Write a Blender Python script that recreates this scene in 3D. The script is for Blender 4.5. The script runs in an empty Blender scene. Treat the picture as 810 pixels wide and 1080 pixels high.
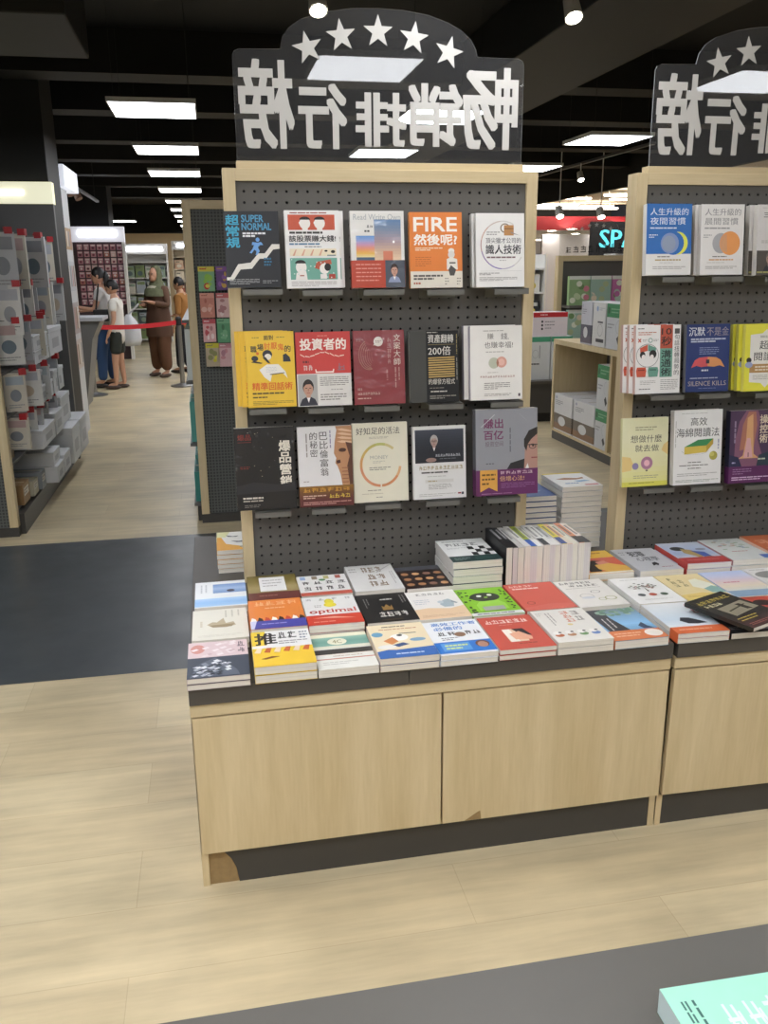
import bpy, bmesh, math, random
from mathutils import Vector, Matrix
random.seed(7)
SC = bpy.context.scene
COL = SC.collection
PI = math.pi

# ------------------------------------------------------------------ camera
CF, CT, CY, CR, CH = 917.1, 0.273496, 0.191645, -0.009436, 1.6
FW = Vector((math.sin(CY)*math.cos(CT), math.cos(CY)*math.cos(CT), -math.sin(CT)))
R0 = Vector((math.cos(CY), -math.sin(CY), 0)); U0 = R0.cross(FW)
RT = R0*math.cos(CR)+U0*math.sin(CR); UP = U0*math.cos(CR)-R0*math.sin(CR)
EYE = Vector((0, 0, CH))
cd = bpy.data.cameras.new('camera'); cam = bpy.data.objects.new('camera', cd); COL.objects.link(cam)
cam.matrix_world = Matrix(((RT.x, UP.x, -FW.x, 0), (RT.y, UP.y, -FW.y, 0), (RT.z, UP.z, -FW.z, CH), (0, 0, 0, 1)))
cd.sensor_fit = 'VERTICAL'; cd.sensor_height = 24; cd.lens = CF/1080*24
cd.clip_start = .05; cd.clip_end = 200
SC.camera = cam
# measured points of the photograph turned into points of known planes of the shop
def ray(x, y): return FW*CF+RT*(x-405)+UP*(540-y)
def atz(x, y, z): d = ray(x, y); return EYE+d*((z-CH)/d.z)
def aty(x, y, Y): d = ray(x, y); return EYE+d*(Y/d.y)
def atx(x, y, X): d = ray(x, y); return EYE+d*(X/d.x)

# ------------------------------------------------------------------ colour / materials
def lin(c): return c/12.92 if c <= .04045 else ((c+.055)/1.055)**2.4
def rgb(c):
    if isinstance(c, str):
        c = c.lstrip('#'); c = [int(c[i:i+2], 16) for i in (0, 2, 4)]
    return tuple(lin(v/255) for v in c)
MATS = {}
def mat(name, col, rough=.5, metal=0, spec=.5, noise=0, scale=8, stretch=(1, 1, 1), emit=None, coat=0, bump=0):
    if name in MATS: return MATS[name]
    m = bpy.data.materials.new(name); m.use_nodes = True; nt = m.node_tree; n = nt.nodes; b = n['Principled BSDF']
    r, g, bl = rgb(col)
    b.inputs['Base Color'].default_value = (r, g, bl, 1); b.inputs['Roughness'].default_value = rough
    b.inputs['Metallic'].default_value = metal; b.inputs['Specular IOR Level'].default_value = spec
    b.inputs['Coat Weight'].default_value = coat
    tc = n.new('ShaderNodeTexCoord'); mp = n.new('ShaderNodeMapping'); mp.inputs['Scale'].default_value = stretch
    no = n.new('ShaderNodeTexNoise'); no.inputs['Scale'].default_value = scale; no.inputs['Detail'].default_value = 5
    nt.links.new(tc.outputs['Object'], mp.inputs[0]); nt.links.new(mp.outputs[0], no.inputs['Vector'])
    mx = n.new('ShaderNodeMix'); mx.data_type = 'RGBA'
    k = noise if noise else .03
    mx.inputs['A'].default_value = (r*(1-k), g*(1-k), bl*(1-k), 1); mx.inputs['B'].default_value = (min(1, r*(1+k)), min(1, g*(1+k)), min(1, bl*(1+k)), 1)
    nt.links.new(no.outputs['Fac'], mx.inputs['Factor']); nt.links.new(mx.outputs['Result'], b.inputs['Base Color'])
    if bump:
        bp = n.new('ShaderNodeBump'); bp.inputs['Strength'].default_value = bump; bp.inputs['Distance'].default_value = .002
        nt.links.new(no.outputs['Fac'], bp.inputs['Height']); nt.links.new(bp.outputs[0], b.inputs['Normal'])
    if emit:
        b.inputs['Emission Color'].default_value = (*rgb(emit[0]), 1); b.inputs['Emission Strength'].default_value = emit[1]
    MATS[name] = m; return m
def wood(name, c1, c2, axis='z', rough=.42):
    if name in MATS: return MATS[name]
    m = bpy.data.materials.new(name); m.use_nodes = True; nt = m.node_tree; n = nt.nodes; b = n['Principled BSDF']
    tc = n.new('ShaderNodeTexCoord'); mp = n.new('ShaderNodeMapping')
    mp.inputs['Scale'].default_value = {'z': (9, 9, .7), 'x': (.7, 9, 9), 'y': (9, .7, 9)}[axis]
    n1 = n.new('ShaderNodeTexNoise'); n1.inputs['Scale'].default_value = 2.2; n1.inputs['Detail'].default_value = 8; n1.inputs['Roughness'].default_value = .6
    n2 = n.new('ShaderNodeTexNoise'); n2.inputs['Scale'].default_value = 14; n2.inputs['Detail'].default_value = 3
    ad = n.new('ShaderNodeMath'); ad.operation = 'MULTIPLY_ADD'; ad.inputs[1].default_value = .35; 
    nt.links.new(tc.outputs['Object'], mp.inputs[0]); nt.links.new(mp.outputs[0], n1.inputs['Vector']); nt.links.new(mp.outputs[0], n2.inputs['Vector'])
    nt.links.new(n2.outputs['Fac'], ad.inputs[0]); nt.links.new(n1.outputs['Fac'], ad.inputs[2])
    cr = n.new('ShaderNodeValToRGB'); cr.color_ramp.elements[0].position = .45; cr.color_ramp.elements[1].position = .95
    cr.color_ramp.elements[0].color = (*rgb(c1), 1); cr.color_ramp.elements[1].color = (*rgb(c2), 1)
    nt.links.new(ad.outputs[0], cr.inputs[0]); nt.links.new(cr.outputs[0], b.inputs['Base Color'])
    b.inputs['Roughness'].default_value = rough
    MATS[name] = m; return m
def printed(name, rough, coat):
    m = bpy.data.materials.new(name); m.use_nodes = True; nt = m.node_tree; n = nt.nodes; b = n['Principled BSDF']
    a = n.new('ShaderNodeAttribute'); a.attribute_name = 'Col'
    tc = n.new('ShaderNodeTexCoord'); no = n.new('ShaderNodeTexNoise'); no.inputs['Scale'].default_value = 30
    nt.links.new(tc.outputs['Object'], no.inputs['Vector'])
    hs = n.new('ShaderNodeHueSaturation'); mr = n.new('ShaderNodeMapRange'); mr.inputs['To Min'].default_value = .96; mr.inputs['To Max'].default_value = 1.04
    nt.links.new(no.outputs['Fac'], mr.inputs['Value']); nt.links.new(mr.outputs[0], hs.inputs['Value'])
    nt.links.new(a.outputs['Color'], hs.inputs['Color']); nt.links.new(hs.outputs[0], b.inputs['Base Color'])
    b.inputs['Roughness'].default_value = rough; b.inputs['Coat Weight'].default_value = coat; b.inputs['Coat Roughness'].default_value = .06
    if coat:      # crinkled shrink wrap
        n3 = n.new('ShaderNodeTexNoise'); n3.inputs['Scale'].default_value = 16; n3.inputs['Detail'].default_value = 3; n3.inputs['Distortion'].default_value = 1.2
        bp = n.new('ShaderNodeBump'); bp.inputs['Strength'].default_value = .55; bp.inputs['Distance'].default_value = .006
        nt.links.new(tc.outputs['Object'], n3.inputs['Vector']); nt.links.new(n3.outputs['Fac'], bp.inputs['Height']); nt.links.new(bp.outputs[0], b.inputs['Coat Normal'])
    MATS[name] = m; return m
PRINT = printed('printed_paper', .45, .0)
GLOSSY = printed('printed_laminate', .35, 1.0)
def pages_mat(ca='cbc5b6', cb='e9e3d8', nm='page_edges'):
    m = bpy.data.materials.new(nm); m.use_nodes = True; nt = m.node_tree; n = nt.nodes; b = n['Principled BSDF']
    tc = n.new('ShaderNodeTexCoord'); mp = n.new('ShaderNodeMapping'); mp.inputs['Scale'].default_value = (.4, .4, 420)
    no = n.new('ShaderNodeTexNoise'); no.inputs['Scale'].default_value = 1.5; no.inputs['Detail'].default_value = 3
    nt.links.new(tc.outputs['Object'], mp.inputs[0]); nt.links.new(mp.outputs[0], no.inputs['Vector'])
    cr = n.new('ShaderNodeValToRGB'); cr.color_ramp.elements[0].position = .3; cr.color_ramp.elements[1].position = .7
    cr.color_ramp.elements[0].color = (*rgb(ca), 1); cr.color_ramp.elements[1].color = (*rgb(cb), 1)
    nt.links.new(no.outputs['Fac'], cr.inputs[0]); nt.links.new(cr.outputs[0], b.inputs['Base Color']); b.inputs['Roughness'].default_value = .8
    return m
PAGES = pages_mat()
PAGE_TINTS = [PAGES, pages_mat('c6bfbb', 'dcd5d1', 'page_edges_rose'), pages_mat('cfcabb', 'e6e1d3', 'page_edges_cream'), pages_mat('bdbab8', 'd6d3d0', 'page_edges_grey')]
WOOD = wood('maple_laminate', 'c3af86', 'd8c6a0', 'z')
WOODX = wood('maple_laminate_along', 'c3af86', 'd8c6a0', 'x')
RAW = mat('raw_chipboard', '967d55', .8, noise=.25, scale=60)
CTOP = mat('charcoal_laminate', '4f4b46', .45, noise=.06, scale=20)
KICK = mat('dark_kick_laminate', '3f3d3a', .4, noise=.08, scale=12)
PEG = mat('grey_pegboard', '5f5c57', .55, noise=.05, scale=20)
BACKING = mat('pegboard_backing', '1f1f1f', .8)
LEDGE = mat('grey_steel', '75756f', .4, metal=.3)
WHITE = mat('white_plastic', 'e9e7e2', .4)
BLACKP = mat('black_plastic', '1c1c1d', .5)

# ------------------------------------------------------------------ mesh building
class MB:
    def __init__(s): s.v = []; s.f = []; s.m = []; s.c = []; s.mats = []
    def mi(s, m):
        if m not in s.mats: s.mats.append(m)
        return s.mats.index(m)
    def face(s, pts, m, col=None):
        i = len(s.v); s.v += [tuple(p) for p in pts]; s.f.append(tuple(range(i, i+len(pts)))); s.m.append(s.mi(m)); s.c.append(col)
    def mesh_in(s, vs, fs, m, col=None):
        i = len(s.v); s.v += [tuple(p) for p in vs]
        for f in fs: s.f.append(tuple(i+k for k in f)); s.m.append(s.mi(m)); s.c.append(col)
    def box(s, x0, x1, y0, y1, z0, z1, m, col=None):
        vs = [(x, y, z) for z in (z0, z1) for y in (y0, y1) for x in (x0, x1)]
        s.mesh_in(vs, [(0, 2, 3, 1), (4, 5, 7, 6), (0, 1, 5, 4), (2, 6, 7, 3), (0, 4, 6, 2), (1, 3, 7, 5)], m, col)
    def prism(s, poly, h, m, fr=None, col=None):      # poly in local xy, height along local z; fr maps local to placed point
        fr = fr or (lambda p: p); n = len(poly)
        a = sum(poly[i][0]*poly[(i+1) % n][1]-poly[(i+1) % n][0]*poly[i][1] for i in range(n))
        if a < 0: poly = poly[::-1]
        vs = [fr((x, y, 0)) for x, y in poly]+[fr((x, y, h)) for x, y in poly]
        fs = [tuple(range(n))[::-1], tuple(range(n, 2*n))]+[(i, (i+1) % n, n+(i+1) % n, n+i) for i in range(n)]
        s.mesh_in(vs, fs, m, col)
    def cyl(s, a, b, r, m, n=14, r2=None, col=None):
        a = Vector(a); b = Vector(b); d = (b-a).normalized(); r2 = r if r2 is None else r2
        x = d.orthogonal().normalized(); y = d.cross(x)
        vs = [a+(x*math.cos(2*PI*i/n)+y*math.sin(2*PI*i/n))*r for i in range(n)]+[b+(x*math.cos(2*PI*i/n)+y*math.sin(2*PI*i/n))*r2 for i in range(n)]
        fs = [tuple(range(n))[::-1], tuple(range(n, 2*n))]+[(i, (i+1) % n, n+(i+1) % n, n+i) for i in range(n)]
        s.mesh_in(vs, fs, m, col)
    def lathe(s, prof, m, n=20, o=(0, 0, 0), col=None):
        vs = []; fs = []
        for r, z in prof: vs += [(o[0]+r*math.cos(2*PI*i/n), o[1]+r*math.sin(2*PI*i/n), o[2]+z) for i in range(n)]
        for k in range(len(prof)-1): fs += [(k*n+i, k*n+(i+1) % n, (k+1)*n+(i+1) % n, (k+1)*n+i) for i in range(n)]
        s.mesh_in(vs, fs, m, col)
    def ell(s, c, r, m, nu=14, nv=9, col=None, rot=None):
        vs = []; fs = []
        for j in range(nv+1):
            t = PI*j/nv
            for i in range(nu):
                p = Vector((r[0]*math.sin(t)*math.cos(2*PI*i/nu), r[1]*math.sin(t)*math.sin(2*PI*i/nu), r[2]*math.cos(t)))
                if rot: p = rot @ p
                vs.append(p+Vector(c))
        for j in range(nv): fs += [(j*nu+i, (j+1)*nu+i, (j+1)*nu+(i+1) % nu, j*nu+(i+1) % nu) for i in range(nu)]
        s.mesh_in(vs, fs, m, col)
    def build(s, name, parent=None, loc=None, smooth=False, bevel=0):
        me = bpy.data.meshes.new(name); me.from_pydata(s.v, [], s.f); me.update()
        for m in s.mats: me.materials.append(m)
        me.polygons.foreach_set('material_index', s.m)
        if any(c is not None for c in s.c):
            at = me.color_attributes.new('Col', 'FLOAT_COLOR', 'CORNER'); buf = []
            for p, c in zip(me.polygons, s.c):
                r = rgb(c) if c is not None else (.6, .6, .6)
                buf += [r[0], r[1], r[2], 1]*len(p.vertices)
            at.data.foreach_set('color', buf)
        if smooth: me.polygons.foreach_set('use_smooth', [True]*len(me.polygons))
        o = bpy.data.objects.new(name, me); COL.objects.link(o)
        if parent: o.parent = parent
        if loc is not None: o.location = loc
        if bevel:
            bv = o.modifiers.new('edge', 'BEVEL'); bv.width = bevel; bv.segments = 2; bv.limit_method = 'ANGLE'
        return o
def tag(o, label=None, cat=None, group=None, kind=None):
    if label: o['label'] = label
    if cat: o['category'] = cat
    if group: o['group'] = group
    if kind: o['kind'] = kind
    return o
def thing(name, label, cat, loc=(0, 0, 0), group=None):
    o = bpy.data.objects.new(name, None); COL.objects.link(o); o.empty_display_size = .05
    o.location = loc; return tag(o, label, cat, group)
def struct(o): o['kind'] = 'structure'; return o
def dup(root, label, group=None):
    r = root.copy(); COL.objects.link(r)
    if label: r['label'] = label
    if group: r['group'] = group
    for ch in list(root.children):
        c = ch.copy(); COL.objects.link(c); c.parent = r
        for g in list(ch.children):
            d = g.copy(); COL.objects.link(d); d.parent = c
    return r

# ------------------------------------------------------------------ lettering
GL = {}
def glyphs(s, bold=0.0):
    k = (s, bold)
    if k in GL: return GL[k]
    c = bpy.data.curves.new('t', 'FONT'); c.body = s; c.offset = bold; c.resolution_u = 2
    o = bpy.data.objects.new('t', c); me = bpy.data.meshes.new_from_object(o)
    vs = [(v.co.x, v.co.y) for v in me.vertices]; fs = [tuple(p.vertices) for p in me.polygons]
    bpy.data.objects.remove(o); bpy.data.curves.remove(c); bpy.data.meshes.remove(me)
    if vs:
        x0 = min(v[0] for v in vs); x1 = max(v[0] for v in vs); y0 = min(v[1] for v in vs); y1 = max(v[1] for v in vs)
        vs = [((x-x0)/max(1e-6, x1-x0), (y-y0)/max(1e-6, y1-y0)) for x, y in vs]
    GL[k] = (vs, fs); return GL[k]
def fan(pts): return pts
class Art:      # flat printed design on a w x h sheet, u to the right, v downwards, layers 0.05 mm apart
    def __init__(s, mb, fr, w, h, m): s.mb = mb; s.fr = fr; s.w = w; s.h = h; s.k = 0; s.m = m
    def P(s, u, v): return s.fr((u*s.w, (1-v)*s.h, s.k*.00003))
    def poly(s, pts, c): s.k += 1; s.mb.face([s.P(*p) for p in pts], s.m, c)
    def r(s, u0, v0, u1, v1, c): s.poly([(u0, v1), (u1, v1), (u1, v0), (u0, v0)], c)
    def p(s, pts, c):
        n = len(pts); a = sum(pts[i][0]*pts[(i+1) % n][1]-pts[(i+1) % n][0]*pts[i][1] for i in range(n))
        s.poly(pts if a < 0 else pts[::-1], c)
    def e(s, u, v, ru, rv, c, a0=0, a1=360, n=24):
        full = a1-a0 >= 360
        pts = [(u+ru*math.cos(math.radians(a0+(a1-a0)*i/n)), v-rv*math.sin(math.radians(a0+(a1-a0)*i/n))) for i in range(n if full else n+1)]
        s.poly(pts, c)
    def o(s, u, v, ru, rv, th, c, a0=0, a1=360, n=30):
        s.k += 1
        for i in range(n):
            A = math.radians(a0+(a1-a0)*i/n); B = math.radians(a0+(a1-a0)*(i+1)/n); q = 1-th; cc = c
            if isinstance(c, (list, tuple)) and isinstance(c[0], str): cc = c[min(len(c)-1, int(i/n*len(c)))]
            s.mb.face([s.P(u+ru*q*math.cos(A), v-rv*q*math.sin(A)), s.P(u+ru*math.cos(A), v-rv*math.sin(A)), s.P(u+ru*math.cos(B), v-rv*math.sin(B)), s.P(u+ru*q*math.cos(B), v-rv*q*math.sin(B))], s.m, cc)
    def g(s, u0, v0, u1, v1, cols, n=14):
        s.k += 1
        cl = [[int(c[i:i+2], 16) for i in (0, 2, 4)] for c in cols]
        for i in range(n):
            t = (i+.5)/n*(len(cl)-1); j = min(int(t), len(cl)-2); f = t-j
            c = [cl[j][k]*(1-f)+cl[j+1][k]*f for k in range(3)]
            a = v0+(v1-v0)*i/n; b = v0+(v1-v0)*(i+1)/n
            s.mb.face([s.P(u0, b), s.P(u1, b), s.P(u1, a), s.P(u0, a)], s.m, c)
    def t(s, txt, u0, v0, u1, v1, c, bold=.012):
        s.k += 1; vs, fs = glyphs(txt)
        if not vs: return
        e = bold*.9*min(u1-u0, (v1-v0)*s.h/s.w) if len(txt) < 3 else bold*.9*(v1-v0)*s.h/s.w; ev = e*s.w/s.h
        for dx, dy in (((-1, -1), (1, -1), (-1, 1), (1, 1)) if bold > .015 else ((-.8, 0), (.8, 0)) if bold > 0 else ((0, 0),)):
            s.k += .25; s.mb.mesh_in([s.P(u0+x*(u1-u0)+dx*e, v1-y*(v1-v0)+dy*ev) for x, y in vs], fs, s.m, c)
    def tv(s, txt, u0, v0, u1, v1, c, bold=.012):
        n = len(txt); d = (v1-v0)/n
        for i, ch in enumerate(txt): s.t(ch, u0, v0+d*i+d*.06, u1, v0+d*(i+1)-d*.06, c, bold)
    def l(s, u0, v0, u1, v1, n, c, fill=.55, vert=False):
        s.k += 1; rd = random.Random(int(u0*999+v0*777+n))
        for i in range(n):
            a, b = ((v0, v1) if not vert else (u0, u1)); d = (b-a)/n; p0 = a+d*i+d*(1-fill)/2; p1 = p0+d*fill
            q0, q1 = ((u0, u1) if not vert else (v0, v1)); q = q0; end = q1 if i < n-1 else q0+(q1-q0)*rd.uniform(.5, .95)
            while q < end-.01:
                ln = min(rd.uniform(.05, .2)*(q1-q0)+.02, end-q)
                if vert: s.mb.face([s.P(p0, q+ln), s.P(p1, q+ln), s.P(p1, q), s.P(p0, q)], s.m, c)
                else: s.mb.face([s.P(q, p1), s.P(q+ln, p1), s.P(q+ln, p0), s.P(q, p0)], s.m, c)
                q += ln+.012
    def x(s, n, u0, v0, u1, v1, c, vert=False):      # n characters too blurred to read: loose strokes of the right size
        s.k += 1; rd = random.Random(int(u0*991+v0*613+n*7)); A = [(.05, .15, .95, .27), (.1, .45, .9, .56), (.0, .78, 1, .9), (.2, .05, .34, .95), (.62, .1, .76, .9), (.1, .6, .5, .7), (.42, .0, .55, .5), (.8, .3, .92, .85)]
        for i in range(n):
            for (a, b, d, e) in rd.sample(A, 5):
                if vert: p0 = v0+(v1-v0)*(i+.06)/n; q = (v1-v0)*.88/n; U0, U1, V0, V1 = u0+(u1-u0)*a, u0+(u1-u0)*d, p0+q*b, p0+q*e
                else: p0 = u0+(u1-u0)*(i+.06)/n; q = (u1-u0)*.88/n; U0, U1, V0, V1 = p0+q*a, p0+q*d, v0+(v1-v0)*b, v0+(v1-v0)*e
                s.k += .2; s.mb.face([s.P(U0, V1), s.P(U1, V1), s.P(U1, V0), s.P(U0, V0)], s.m, c)
    def man(s, u, v, k, skin, hair, suit, bg=None, glasses=False):   # printed portrait photograph, head centre u,v and head half height k
        a = s.h/s.w
        s.p([(u-.95*k*a*1.3, v+2.3*k), (u-.85*k*a, v+1.45*k), (u-.3*k*a, v+1.15*k), (u+.3*k*a, v+1.15*k), (u+.85*k*a, v+1.45*k), (u+.95*k*a*1.3, v+2.3*k)], suit)
        s.p([(u-.28*k*a, v+1.1*k), (u+.28*k*a, v+1.1*k), (u, v+1.9*k)], 'e8e6e2')
        s.r(u-.27*k*a, v+.5*k, u+.27*k*a, v+1.25*k, skin)
        s.e(u, v-.12*k, .72*k*a, 1.0*k, hair)
        s.e(u, v+.12*k, .62*k*a, .92*k, skin)
        s.p([(u-.62*k*a, v-.1*k), (u-.5*k*a, v-.75*k), (u+.45*k*a, v-.8*k), (u+.62*k*a, v-.1*k), (u+.3*k*a, v-.5*k), (u-.3*k*a, v-.45*k)], hair)
        for q in (-1, 1):
            s.r(u+q*.26*k*a-.13*k*a, v-.02*k, u+q*.26*k*a+.13*k*a, v+.07*k, '2a211d')
            if glasses: s.o(u+q*.27*k*a, v+.03*k, .24*k*a, .2*k, .2, '222222')
        s.r(u-.06*k*a, v+.1*k, u+.06*k*a, v+.42*k, [150, 105, 85]); s.r(u-.22*k*a, v+.6*k, u+.22*k*a, v+.68*k, '9a4f46')
# ------------------------------------------------------------------ books: w, h, t, cover colour, spine colour, design, glossy
BK = {}
def book(key, w, h, t, col, spine=None, gloss=False, band=None):
    def deco(fn): BK[key] = dict(w=w, h=h, t=t, col=col, spine=spine or col, fn=fn, gloss=gloss, band=band, proto=None); return fn
    return deco
def book_parts(root, b):
    w, h, t = b['w'], b['h'], b['t']; m = GLOSSY if b['gloss'] else PRINT
    c = MB(); k = .0007
    c.box(0, w, 0, h, 0, k, m, b['col']); c.box(0, w, 0, h, t-k, t, m, b['col']); c.box(0, .0012, 0, h, k, t-k, m, b['spine'])
    b['fn'](Art(c, lambda p: (p[0], p[1], t+.00008+p[2]), w, h, m))
    c.build('cover', root)
    p = MB(); p.box(.0012, w-.0006, .0005, h-.0005, k, t-k, b.get('pg', PAGES)); p.build('pages', root)
    if b['band']:
        v0, bc, bf = b['band']; q = MB(); y1 = (1-v0)*h
        q.box(0, w+.0006, -.0002, y1, t+.0012, t+.0017, m, bc); q.box(-.0006, .0, -.0002, y1, 0, t+.0017, m, bc); q.box(w, w+.0006, 0, y1, t*.3, t+.0017, m, bc)
        bf(Art(q, lambda p: (p[0], p[1], t+.00175+p[2]), w, y1, m)); tag(q.build('belly_band', root), 'paper band wrapped round the lower cover')
def put_book(key, M, label, group):
    b = BK[key]
    if b['proto'] is None:
        o = thing('book', label, 'book', (0, 0, 0), group); book_parts(o, b); b['proto'] = o
    else:
        o = dup(b['proto'], label, group)
    o.matrix_world = M; return o
def lay(key, x, y, z, label, group, rz=0, tilt=0, n=1, desc=None):
    """a pile of n copies lying face up, front left corner at x, y, the lowest resting at height z"""
    b = BK[key]; rd = random.Random(key+str(x)); names = ['second copy down', 'third copy down', 'fourth copy down', 'fifth copy down', 'sixth copy down', 'seventh copy down', 'eighth copy down', 'ninth copy down', 'tenth copy down', 'eleventh copy down', 'twelfth copy down', 'lowest copy']
    step = b['t']+.0022
    for i in range(n):
        j = n-1-i; dx = rd.uniform(-.002, .002) if j else 0; dy = rd.uniform(-.002, .002) if j else 0
        M = Matrix.Translation((x+dx, y+dy, z+i*step)) @ Matrix.Rotation(tilt, 4, 'Y') @ Matrix.Rotation(rz, 4, 'Z')
        lb = label if j == 0 else f"{names[j-1]} in the pile under the {desc or label}"
        put_book(key, M, ' '.join(lb.split()[:16]), group)
    return z+n*step
GD = 'face-out books on the first pegboard stand'; G2 = 'face-out books on the second pegboard stand'; GT = 'books lying in piles on the display tables'

# --- first stand, top row
@book('super', .157, .215, .018, '1f2024')
def _(a):
    a.tv('超常規', .03, .04, .27, .48, '3aa3c4', .03)
    a.t('SUPER', .32, .05, .72, .14, '4a93b8', .03); a.t('NORMAL', .32, .155, .86, .245, '4a93b8', .03)
    a.l(.33, .27, .75, .34, 2, 'e5e5e5', .7)
    a.p([(0, .86), (.07, .86), (.22, .69), (.45, .67), (.6, .55), (.72, .55), (.86, .43), (1, .43), (1, .49), (.88, .5), (.74, .62), (.62, .62), (.47, .75), (.26, .76), (.12, .9), (0, .9)], 'dcd8cf')
    a.e(.6, .37, .035, .028, '6ea0d8'); a.p([(.5, .4), (.6, .41), (.66, .4), (.7, .44), (.64, .44), (.6, .47), (.63, .52), (.58, .57), (.55, .57), (.57, .52), (.53, .5), (.48, .55), (.44, .54), (.5, .49), (.53, .44), (.49, .44)], '6ea0d8')
    a.l(.05, .88, .6, .96, 4, '9a9a9a', .4); a.l(.7, .6, .84, .72, 3, '2f6b8c', .6); a.l(.66, .9, .96, .95, 2, '8a8a8a', .4)
@book('stock', .160, .221, .022, 'e9e7e4')
def _(a):
    a.l(.1, .02, .9, .045, 1, '9a5a50', .6)
    a.r(.06, .055, .92, .25, 'c4573d')
    for u, q in ((.37, -1), (.64, 1)):
        a.e(u, .165, .1, .075, 'ece6e0'); a.e(u, .12, .1, .04, '231d1c', 0, 180); a.r(u-.05, .22, u+.05, .25, 'ece6e0'); a.e(u-.09, .16, .02, .02, 'ece6e0')
    a.l(.08, .27, .9, .3, 1, '3b3735', .9)
    a.t('該股票賺大錢!', .07, .32, .93, .40, '3a3635', .02)
    a.l(.07, .415, .93, .445, 1, '5e7f9c', .7); a.l(.35, .455, .7, .475, 1, '77736f', .6)
    a.r(.07, .49, .93, .585, 'e9dcc0')
    for i in range(4): a.p([(.12+i*.16, .58), (.18+i*.16, .5), (.2+i*.16, .5), (.16+i*.16, .58)], 'd9a48a')
    a.e(.74, .52, .03, .012, '2a2422'); a.e(.87, .53, .04, .02, '2a2422'); a.r(.76, .57, .92, .585, '7d8a86')
    a.r(.07, .61, .94, .89, '6fa695')
    a.e(.27, .73, .1, .08, 'ece6e0'); a.e(.26, .68, .1, .045, '211c1b', 0, 180); a.p([(.16, .89), (.18, .8), (.36, .78), (.38, .89)], 'ece6e0'); a.r(.24, .83, .32, .845, 'a3604a')
    a.p([(.52, .74), (.56, .66), (.82, .63), (.84, .69), (.74, .7), (.6, .76)], 'b5583f'); a.e(.7, .75, .09, .07, 'ece6e0'); a.e(.76, .73, .06, .05, '211c1b'); a.r(.62, .82, .74, .88, 'ece6e0'); a.r(.78, .82, .9, .88, 'b34a3c')
    for i in range(14): a.e(.1+.8*((i*37) % 97)/97, .63+.24*((i*53) % 89)/89, .012, .008, 'cfe0da')
    a.l(.08, .91, .92, .98, 3, 'a59c97', .35)
@book('sunset', .163, .222, .02, 'dedcd6', gloss=True, band=(.64, 'b9452f', lambda a: (a.l(.08, .08, .55, .8, 5, 'dd8f7e', .3), a.r(.63, 0, 1, 1, '4f5560'), a.man(.8, .35, .2, 'c79a86', '3a2c26', '8d97b5'))))
def _(a):
    a.t('Read Write Own', .06, .04, .94, .115, 'a9adae', .01)
    a.r(.44, .11, .94, .64, '5f7894'); a.g(.44, .11, .94, .64, ['5c7ea6', '7d8aa0', 'a08d97', 'c9a892', 'e0c3a0'])
    a.g(.1, .32, .44, .6, ['5f92cf', '8aa0d0', 'c592b4', 'e2926f', 'e5b04e', 'e7d9a6']); a.r(.1, .6, .44, .64, '4a6076')
    a.r(.6, .52, .78, .64, 'd27f63'); a.x(2, .3, .18, .42, .22, '3b3b3b'); a.l(.26, .24, .42, .28, 1, '4a4a4a', .6)
    a.e(.8, .4, .015, .01, 'f4f4f2'); a.p([(.78, .4), (.8, .38), (.82, .4), (.8, .42)], 'f4f4f2')
@book('fire', .163, .221, .022, 'df8038', 'e8a468')
def _(a):
    a.t('FIRE', .08, .07, .9, .25, 'f3ece2', .03); a.t('然後呢?', .08, .29, .9, .43, 'f3ece2', .03)
    a.l(.1, .46, .62, .51, 2, 'f0d8b8', .5); a.l(.1, .58, .4, .72, 5, 'b9672c', .35)
    a.r(0, .78, 1, 1, 'ddd5c6'); a.l(.06, .82, .62, .9, 2, '55504a', .6); a.l(.06, .92, .25, .96, 1, 'b3563a', .6)
    a.e(.79, .51, .06, .035, 'e9e2d6'); a.e(.79, .56, .065, .05, 'd9d3c9'); a.p([(.7, .76), (.7, .62), (.78, .59), (.9, .62), (.91, .76)], 'e3ddd2'); a.r(.75, .66, .87, .68, '55504a'); a.p([(.73, .76), (.78, .7), (.88, .76), (.84, .84), (.76, .84)], '4c4844')
    for u in (.7, .93): a.l(u-.04, .86, u+.04, .97, 3, '8c857c', .4)
@book('ringcase', .155, .219, .022, 'e7e5e1', 'd0cec9')
def _(a):
    a.o(.55, .43, .46, .33, .045, ['cfcbc6', 'c9b8ad', 'c9a493', 'b58a83', '8d74a0', '8678b0', 'b9b2c4', 'cfcbc6'], 60, 330)
    a.o(.6, .2, .1, .065, .25, '8a7a68'); a.r(.58, .16, .78, .3, 'b9854f'); a.r(.58, .2, .78, .215, '8a5d36'); a.p([(.72, .25), (.9, .3), (.72, .27)], '8d8781')
    a.l(.22, .24, .5, .3, 2, '8f8c88', .4)
    a.t('頂尖獵才公司的', .2, .33, .93, .405, '4b4a4d', .008); a.t('識人技術', .2, .425, .93, .55, '3a3a3d', .018)
    a.l(.22, .58, .93, .61, 1, '7a5f62', .7); a.l(.48, .63, .64, .645, 1, 'a09c98', .6)
    a.r(.08, .78, .95, .783, 'bbb7b1'); a.l(.06, .8, .5, .84, 2, '807c78', .45); a.l(.06, .86, .85, .92, 3, '97928d', .4)
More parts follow.
